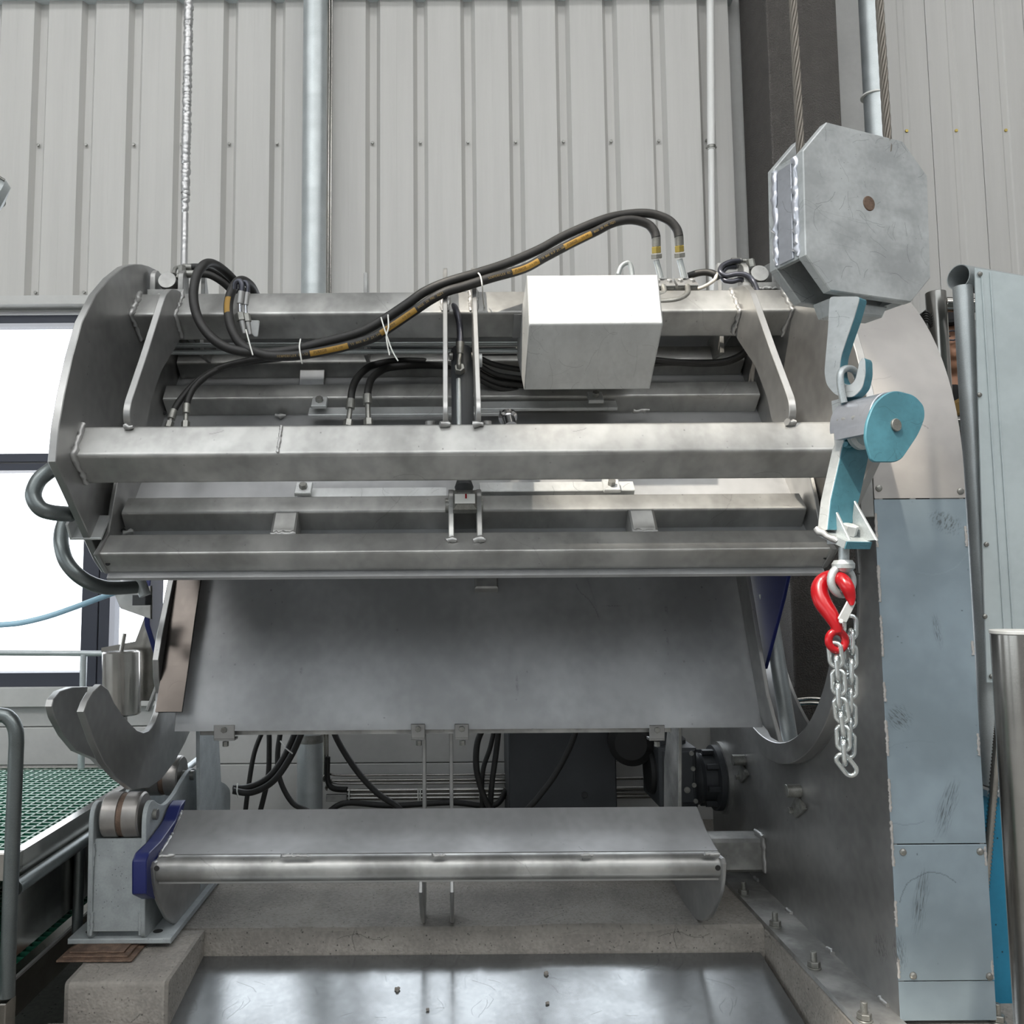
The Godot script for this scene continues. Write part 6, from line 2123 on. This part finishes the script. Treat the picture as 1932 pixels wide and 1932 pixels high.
		part(t, "glasses_rim", st, "gun_blue", "dark glasses rim")
		st = S3()
		lathe(st, [Vector2(0.0, 0.006), Vector2(0.008, 0.004), Vector2(0.012, 0.0)], h + Vector3(s * 0.033, 0.0, 0.077), FW, 14)
		part(t, "eye", st, "tie")
		st = S3()
		lathe(st, [Vector2(0.0, 0.0072), Vector2(0.005, 0.0062)], h + Vector3(s * 0.033, 0.0, 0.077), FW, 12)
		part(t, "iris", st, "black")
		st = S3()
		for k in 4:
			tube(st, [h + Vector3(s * 0.19 - 0.03 + k * 0.018 - (x - x), ys - ye - 0.44, 0.22), h + Vector3(s * 0.19 - 0.03 + k * 0.018, ys - ye - 0.45, 0.29), h + Vector3(s * 0.19 - 0.026 + k * 0.016, ys - ye - 0.475, 0.31)], [0.009, 0.0085, 0.007], 8)
		tube(st, [h + Vector3(s * 0.15, ys - ye - 0.44, 0.22), h + Vector3(s * 0.135, ys - ye - 0.455, 0.26)], [0.011, 0.008], 8)
		bx(st, h + Vector3(s * 0.19, ys - ye - 0.44, 0.215), Vector3(0.075, 0.028, 0.08), Basis.IDENTITY, 0.01)
		part(t, "hand", st, "skin")
	g.free()
	var tm := TextMesh.new()
	var font := SystemFont.new()
	font.font_names = PackedStringArray(["Droid Sans"])
	tm.font = font
	tm.text = "OB"
	tm.font_size = 32
	tm.pixel_size = 0.0006
	tm.depth = 0.002
	st = S3()
	st.append_from(tm, 0, Transform3D(Basis.IDENTITY, h + Vector3(-0.02, ys - ye - 0.11, 0.128)))
	part(t, "chest_print", st, "red", "red chest lettering")
	st = S3()
	bx(st, Vector3(1.7687,2.3056,-2.93), Vector3(0.16, 0.05, 0.03), Basis(FW, 0.5), 0.01)
	solo("folded_cloth", st, "khaki", "khaki cloth held at the tube rail below the half hidden person", "cloth")



# ---------------------------------------------------------------- hoist
func rope(called: String, label: String, a: Vector3, b: Vector3) -> void:
	var t := thing(called, label, "wire rope", "hoist ropes")
	var st := S3()
	var d := (b - a).normalized()
	var f := frame_of(d)
	for s in 6:
		var line := []
		for i in 121:
			var ang := TAU * s / 6.0 + i * 0.31
			line.append(a + d * (i * 0.0075) + (f[0] * cos(ang) + f[1] * sin(ang)) * 0.0054)
		tube(st, line, 0.0032, 6)
	cyl(st, a + d * 0.9, b, 0.0085, -1.0, 12)
	part(t, "rope_strands", st, "rope")


func chain_link(parent: Node3D, mesh: Mesh, c: Vector3, d: Vector3, turn: float) -> void:
	var o := MeshInstance3D.new()
	o.name = "chain_link"
	o.mesh = mesh
	o.material_override = M.chain
	var y := d.normalized()
	var x := y.cross(FW).normalized()
	o.transform = Transform3D(Basis(x, y, x.cross(y)).rotated(y, turn), c)
	parent.add_child(o, true)


func build_hoist() -> void:
	mk("rope", Color(0.45, 0.43, 0.40), 0.6, 0.5)
	mk("chain", Color(0.80, 0.82, 0.82), 0.9, 0.22)
	var n := Vector3(sin(deg_to_rad(22.0)), 0, cos(deg_to_rad(22.0)))
	var h: Vector3 = Vector3(0.9272,0,-0.3746)
	var o: Vector3 = Vector3(0.6928,2.4235,-1.6)
	var oct := [Vector2(0.0731,0.1993), Vector2(0.2828,0.2008), Vector2(0.3499,0.1365), Vector2(0.3417,-0.0867), Vector2(0.2805,-0.1465), Vector2(0.0618,-0.1496), Vector2(0.0019,-0.0862), Vector2(0.0071,0.1266)]
	var t := thing("hook_block", "large eight-sided grey steel hook block hanging from two wire ropes", "hook block")
	var st := S3()
	prism(st, oct, o, h, UP, -n * 0.020, 0.002)
	part(t, "front_cheek", st, "hoist")
	st = S3()
	prism(st, oct, o - n * 0.078, h, UP, -n * 0.020, 0.002)
	part(t, "rear_cheek", st, "hoist")
	for q in [[7, 6, 0.012], [2, 3, 0.012], [1, 2, 0.01], [3, 4, 0.01]]:
		var a: Vector2 = oct[q[0]]
		var b: Vector2 = oct[q[1]]
		var d := (b - a).normalized()
		var inw := Vector2(-d.y, d.x)
		if inw.dot((oct[0] + oct[4]) / 2 - a) < 0:
			inw = -inw
		st = S3()
		prism(st, [a + inw * 0.001, b + inw * 0.001, b + inw * 0.012, a + inw * 0.012], o - n * 0.0205, h, UP, -n * 0.057, 0.001)
		part(t, "edge_plate", st, "hoist")
	# welded bands down the left edge
	var e0: Vector2 = oct[7]
	var e1: Vector2 = oct[6]
	for k in 2:
		var dd := 0.021 + k * 0.056
		var base := o - n * dd
		weld(t, [base + h * (e0.x + 0.001) + UP * (e0.y - 0.005), base + h * (e1.x + 0.001) + UP * (e1.y + 0.005)], 0.0055, "foil_grey")
	st = S3()
	prism(st, [Vector2(e0.x - 0.003, e0.y - 0.012), Vector2(e0.x + 0.002, e0.y - 0.012), Vector2(e1.x + 0.002, e1.y + 0.004), Vector2(e1.x - 0.003, e1.y + 0.004)], o - n * 0.03, h, UP, -n * 0.038, 0.001)
	part(t, "edge_strip", st, "foil_grey")
	st = S3()
	var pc: Vector2 = Vector2(0.1759,0.0467)
	var pin := o + h * pc.x + UP * pc.y
	cyl(st, pin - n * 0.1, pin + n * 0.002, 0.0155, -1.0, 28)
	part(t, "sheave_pin", st, "rusty", "worn brown pin end")
	st = S3()
	lathe(st, [Vector2(0.03, 0.0), Vector2(0.088, 0.0), Vector2(0.098, -0.003), Vector2(0.086, 0.012), Vector2(0.086, 0.022), Vector2(0.098, 0.037), Vector2(0.088, 0.034), Vector2(0.03, 0.034)], pin - n * 0.067, n, 40)
	part(t, "sheave", st, "dark_paint")
	st = S3()
	var low := [Vector2(0.0934,-0.151), Vector2(0.2519,-0.1489), Vector2(0.2352,-0.1742), Vector2(0.1055,-0.1807)]
	prism(st, low, o - n * 0.03, h, UP, -n * 0.05, 0.004)
	part(t, "lower_lug", st, "hoist")
	rope("hoist_rope", "twisted wire rope running into the left of the big hook block", Vector3(0.7171,2.56,-1.655), Vector3(0.7171,2.56,-1.655) + Vector3(-0.03, 5.4, 0))
	rope("hoist_rope", "twisted wire rope running into the right of the big hook block, beside the shiny pipe", Vector3(0.9197,2.5936,-1.7), Vector3(0.9197,2.5936,-1.7) + Vector3(-0.02, 5.4, 0))
	# plate hook
	t = thing("plate_hook", "flat plate hook with grey face and teal edge under the big hook block", "hook")
	var hh: Vector3 = Vector3(0.6018,0,0.7986)
	var ho: Vector3 = Vector3(0.7519,2.1645,-1.62)
	var back := Vector3(0.8, 0, -0.6)
	var hk := rounded([Vector2(-0.0051,0.097), Vector2(0.0554,0.0799), Vector2(0.041,0.0401), Vector2(0.0257,0.0054), Vector2(0.0126,-0.026), Vector2(0.0083,-0.0502), Vector2(0.0095,-0.0682), Vector2(0.0162,-0.0821), Vector2(0.0285,-0.0866), Vector2(0.0383,-0.0772), Vector2(0.0432,-0.0607), Vector2(0.0471,-0.0451), Vector2(0.0546,-0.0375), Vector2(0.0583,-0.0445), Vector2(0.058,-0.071), Vector2(0.0506,-0.097), Vector2(0.0325,-0.111), Vector2(0.0056,-0.105), Vector2(-0.0057,-0.0966), Vector2(-0.0199,-0.076), Vector2(-0.0231,-0.051), Vector2(-0.0114,0.0325)], 0.008, 3)
	st = S3()
	prism(st, hk, ho, hh, UP, back * 0.0265, 0.001, 35.0)
	part(t, "hook_plate", st, "teal")
	st = S3()
	prism(st, hk, ho, hh, UP, back * -0.0025, 0.001, 35.0)
	part(t, "hook_face", st, "hoist", "bare grey face of the hook")
	# eye that hangs in the hook
	t = thing("pulley_bracket", "teal steel bracket with a covered pulley hanging from the plate hook", "pulley")
	st = S3()
	tube(st, spline([Vector3(0.7546,2.0446,-1.6), Vector3(0.7507,2.0704,-1.6), Vector3(0.7499,2.0963,-1.6), Vector3(0.7568,2.1089,-1.605), Vector3(0.7731,2.1156,-1.615), Vector3(0.79,2.1128,-1.625), Vector3(0.7978,2.0971,-1.63), Vector3(0.7953,2.0666,-1.63)], 5), 0.0068, 12)
	part(t, "hanger_eye", st, "galvanised")
	var so: Vector3 = Vector3(0.7755,1.9039,-1.62)
	var strap := [Vector2(-0.0229,0.1515), Vector2(-0.0208,0.0999), Vector2(-0.0202,0.0659), Vector2(-0.0263,0.0552), Vector2(-0.0619,-0.047), Vector2(-0.0731,-0.1035), Vector2(-0.016,-0.1025), Vector2(-0.0018,-0.0696), Vector2(0.0125,-0.0375), Vector2(0.0398,0.0411), Vector2(0.0401,0.0662), Vector2(0.0518,0.1573)]
	st = S3()
	prism(st, strap, so, h, UP, -n * 0.024, 0.0015)
	part(t, "strap", st, "hoist", "bare grey strap side")
	st = S3()
	prism(st, strap, so + n * 0.0022, h, UP, -n * 0.002, 0.0006)
	part(t, "strap_face", st, "teal", "teal painted strap face")
	weld(t, [so + h * (Vector2(-0.0218,0.0617)).x + UP * (Vector2(-0.0218,0.0617)).y + n * 0.003, so + h * (Vector2(0.0371,0.0629)).x + UP * (Vector2(0.0371,0.0629)).y + n * 0.003], 0.004, "teal")
	var ro: Vector3 = Vector3(0.8151,1.9875,-1.535)
	st = S3()
	prism(st, rounded([Vector2(0.0075,0.0668), Vector2(-0.0224,0.0565), Vector2(-0.0501,0.0347), Vector2(-0.0691,0.0003), Vector2(-0.0744,-0.0299), Vector2(-0.0621,-0.0668), Vector2(-0.0533,-0.0702), Vector2(-0.0022,-0.0677), Vector2(0.0156,-0.06), Vector2(0.061,-0.012), Vector2(0.08,0.0203), Vector2(0.079,0.0433), Vector2(0.0557,0.0616)], 0.02, 5), ro, h, UP, -n * 0.006, 0.0015, 40.0)
	part(t, "cheek_plate", st, "teal")
	var rc: Vector2 = Vector2(0.0018,0.007)
	st = S3()
	prism(st, band(arc2(rc, 0.0575, 0.1, PI * 1.05, 26), -0.004), ro - n * 0.006, h, UP, -n * 0.092, 0.001, 30.0)
	part(t, "pulley_cover", st, "foil_grey")
	st = S3()
	prism(st, [rc + Vector2(-0.062, -0.024), rc + Vector2(-0.048, -0.024), rc + Vector2(-0.048, -0.006), rc + Vector2(-0.062, -0.006)], ro - n * 0.004, h, UP, -n * 0.08, 0.002)
	part(t, "cover_lip", st, "foil_grey")
	weld(t, [ro - n * 0.01 + h * (rc.x - 0.05) + UP * (rc.y + 0.012), ro - n * 0.085 + h * (rc.x - 0.05) + UP * (rc.y + 0.012)], 0.004)
	var rp := ro + h * rc.x + UP * (rc.y - 0.006)
	st = S3()
	lathe(st, [Vector2(0, 0), Vector2(0.034, 0.0), Vector2(0.034, 0.008), Vector2(0.028, 0.014), Vector2(0.028, 0.055), Vector2(0.034, 0.062), Vector2(0.034, 0.072), Vector2(0, 0.072)], rp - n * 0.082, n, 32)
	part(t, "pulley_wheel", st, "galvanised")
	st = S3()
	cyl(st, rp - n * 0.1, rp + n * 0.004, 0.012, -1.0, 24)
	part(t, "pulley_pin", st, "fitting")
	# tilted base plate with gussets and a nut
	var bb := Basis(h, UP, n)
	bb = bb.rotated(h, deg_to_rad(24.0))
	var bp := Vector3(0.7426,1.7858,-1.605)
	st = S3()
	bx(st, bp, Vector3(0.062, 0.014, 0.075), bb, 0.002)
	part(t, "base_plate", st, "galvanised")
	st = S3()
	bx(st, bp + bb.z * 0.0385, Vector3(0.062, 0.014, 0.002), bb, 0.0)
	part(t, "base_edge", st, "teal", "teal painted edge of the base plate")
	for q in [[Vector3(0.725,1.8571,-1.61), Vector3(0.7213,1.7744,-1.575)], [Vector3(0.7695,1.8568,-1.61), Vector3(0.7747,1.779,-1.575)]]:
		var a: Vector3 = q[0]
		var b: Vector3 = q[1]
		st = S3()
		prism(st, [Vector2(0, 0), Vector2((b - a).dot(n) + 0.012, b.y - a.y), Vector2(-0.015, b.y - a.y)], a, n, UP, h * 0.006, 0.001)
		part(t, "gusset", st, "galvanised")
	st = S3()
	hexa(st, bp + bb.y * 0.007 + h * 0.01, bp + bb.y * 0.027 + h * 0.01, 0.0155)
	part(t, "nut", st, "hoist")
	weld(t, [Vector3(0.6952,1.8016,-1.61), Vector3(0.7208,1.7776,-1.58)], 0.005)
	# eye bolt under the plate
	t = thing("eye_bolt", "grey eye bolt under the pulley bracket, holding the red hook", "eye bolt")
	st = S3()
	cyl(st, Vector3(0.7415,1.7685,-1.6), Vector3(0.7399,1.7346,-1.6), 0.0095, -1.0, 20)
	part(t, "shank", st, "galvanised")
	st = S3()
	lathe(st, [Vector2(0.0, 0.012), Vector2(0.016, 0.011), Vector2(0.0205, 0.004), Vector2(0.02, -0.004), Vector2(0.012, -0.012), Vector2(0, -0.012)], Vector3(0.7388,1.7326,-1.6), UP, 24)
	part(t, "collar", st, "galvanised")
	st = S3()
	var ring := []
	var ec := Vector3(0.7345,1.7048,-1.6)
	for k in 28:
		ring.append(ec + (Vector3(0.95, 0, -0.3) * cos(TAU * k / 28) * 0.0245 + UP * sin(TAU * k / 28) * 0.0255))
	tube(st, ring, 0.0075, 12, true)
	part(t, "eye", st, "galvanised")
	# red hook
	t = thing("red_hook", "glossy red steel hook hung upside down in the eye bolt above the chain", "hook")
	st = S3()
	var line := spline([Vector3(0.7221,1.61,-1.6), Vector3(0.7197,1.6238,-1.6), Vector3(0.7119,1.6434,-1.605), Vector3(0.7033,1.6651,-1.615), Vector3(0.7027,1.688,-1.625), Vector3(0.7127,1.7051,-1.63), Vector3(0.7258,1.712,-1.62), Vector3(0.73,1.7067,-1.59), Vector3(0.7346,1.6919,-1.578), Vector3(0.7405,1.6733,-1.58), Vector3(0.7418,1.6596,-1.58)], 7)
	var rad := []
	var key := [0.0095, 0.0115, 0.0145, 0.0165, 0.016, 0.0145, 0.014, 0.0135, 0.0125, 0.009, 0.003]
	for i in line.size():
		var f := minf(i / 7.0, 9.999)
		rad.append(lerpf(key[int(f)], key[int(f) + 1], f - int(f)))
	tube(st, line, rad, 16)
	part(t, "hook_body", st, "red")
	st = S3()
	ring = []
	ec = Vector3(0.7203,1.5934,-1.6)
	for k in 28:
		ring.append(ec + AX * cos(TAU * k / 28) * 0.0155 + UP * sin(TAU * k / 28) * 0.0175)
	tube(st, ring, 0.0073, 12, true)
	part(t, "hook_eye", st, "red")
	st = S3()
	prism(st, rounded([Vector2(-0.004, 0.004), Vector2(0.02, 0.045), Vector2(0.033, 0.036), Vector2(0.012, -0.004)], 0.004), Vector3(0.7191,1.6303,-1.585), AX, UP, Vector3(0, 0, 0.004))
	part(t, "safety_latch", st, "zinc")
	st = S3()
	cyl(st, Vector3(0.7208,1.6305,-1.58), Vector3(0.7185,1.6308,-1.575), 0.0042)
	part(t, "rivet", st, "zinc")
	# chain in two strands
	t = thing("lifting_chain", "bright zinc chain hanging in two strands from the red hook", "chain")
	st = S3()
	ring = []
	for k in 28:
		var a := TAU * k / 28
		ring.append(Vector3(cos(a) * 0.0105, sin(a) * 0.0105 + (0.0115 if sin(a) >= 0.0 else -0.0115), 0))
	tube(st, ring, 0.0043, 9, true)
	var mesh := st.commit()
	for q in [[Vector3(0.7158,1.5808,-1.598), Vector3(0.7249,1.3771,-1.6), 8, 0.5], [Vector3(0.7549,1.6309,-1.615), Vector3(0.7401,1.3856,-1.615), 9, 0.2]]:
		var a: Vector3 = q[0]
		var b: Vector3 = q[1]
		for k in int(q[2]):
			var c := a.lerp(b, (k + 0.5) / float(q[2])) + Vector3(rng.randf_range(-0.0015, 0.0015), 0, 0)
			chain_link(t, mesh, c, Vector3((b - a).x + rng.randf_range(-0.01, 0.01), (b - a).y, 0), float(q[3]) + k * PI / 2)
	chain_link(t, mesh, Vector3(0.7296,1.3655,-1.605), Vector3(0.6, -0.8, 0), 0.3)
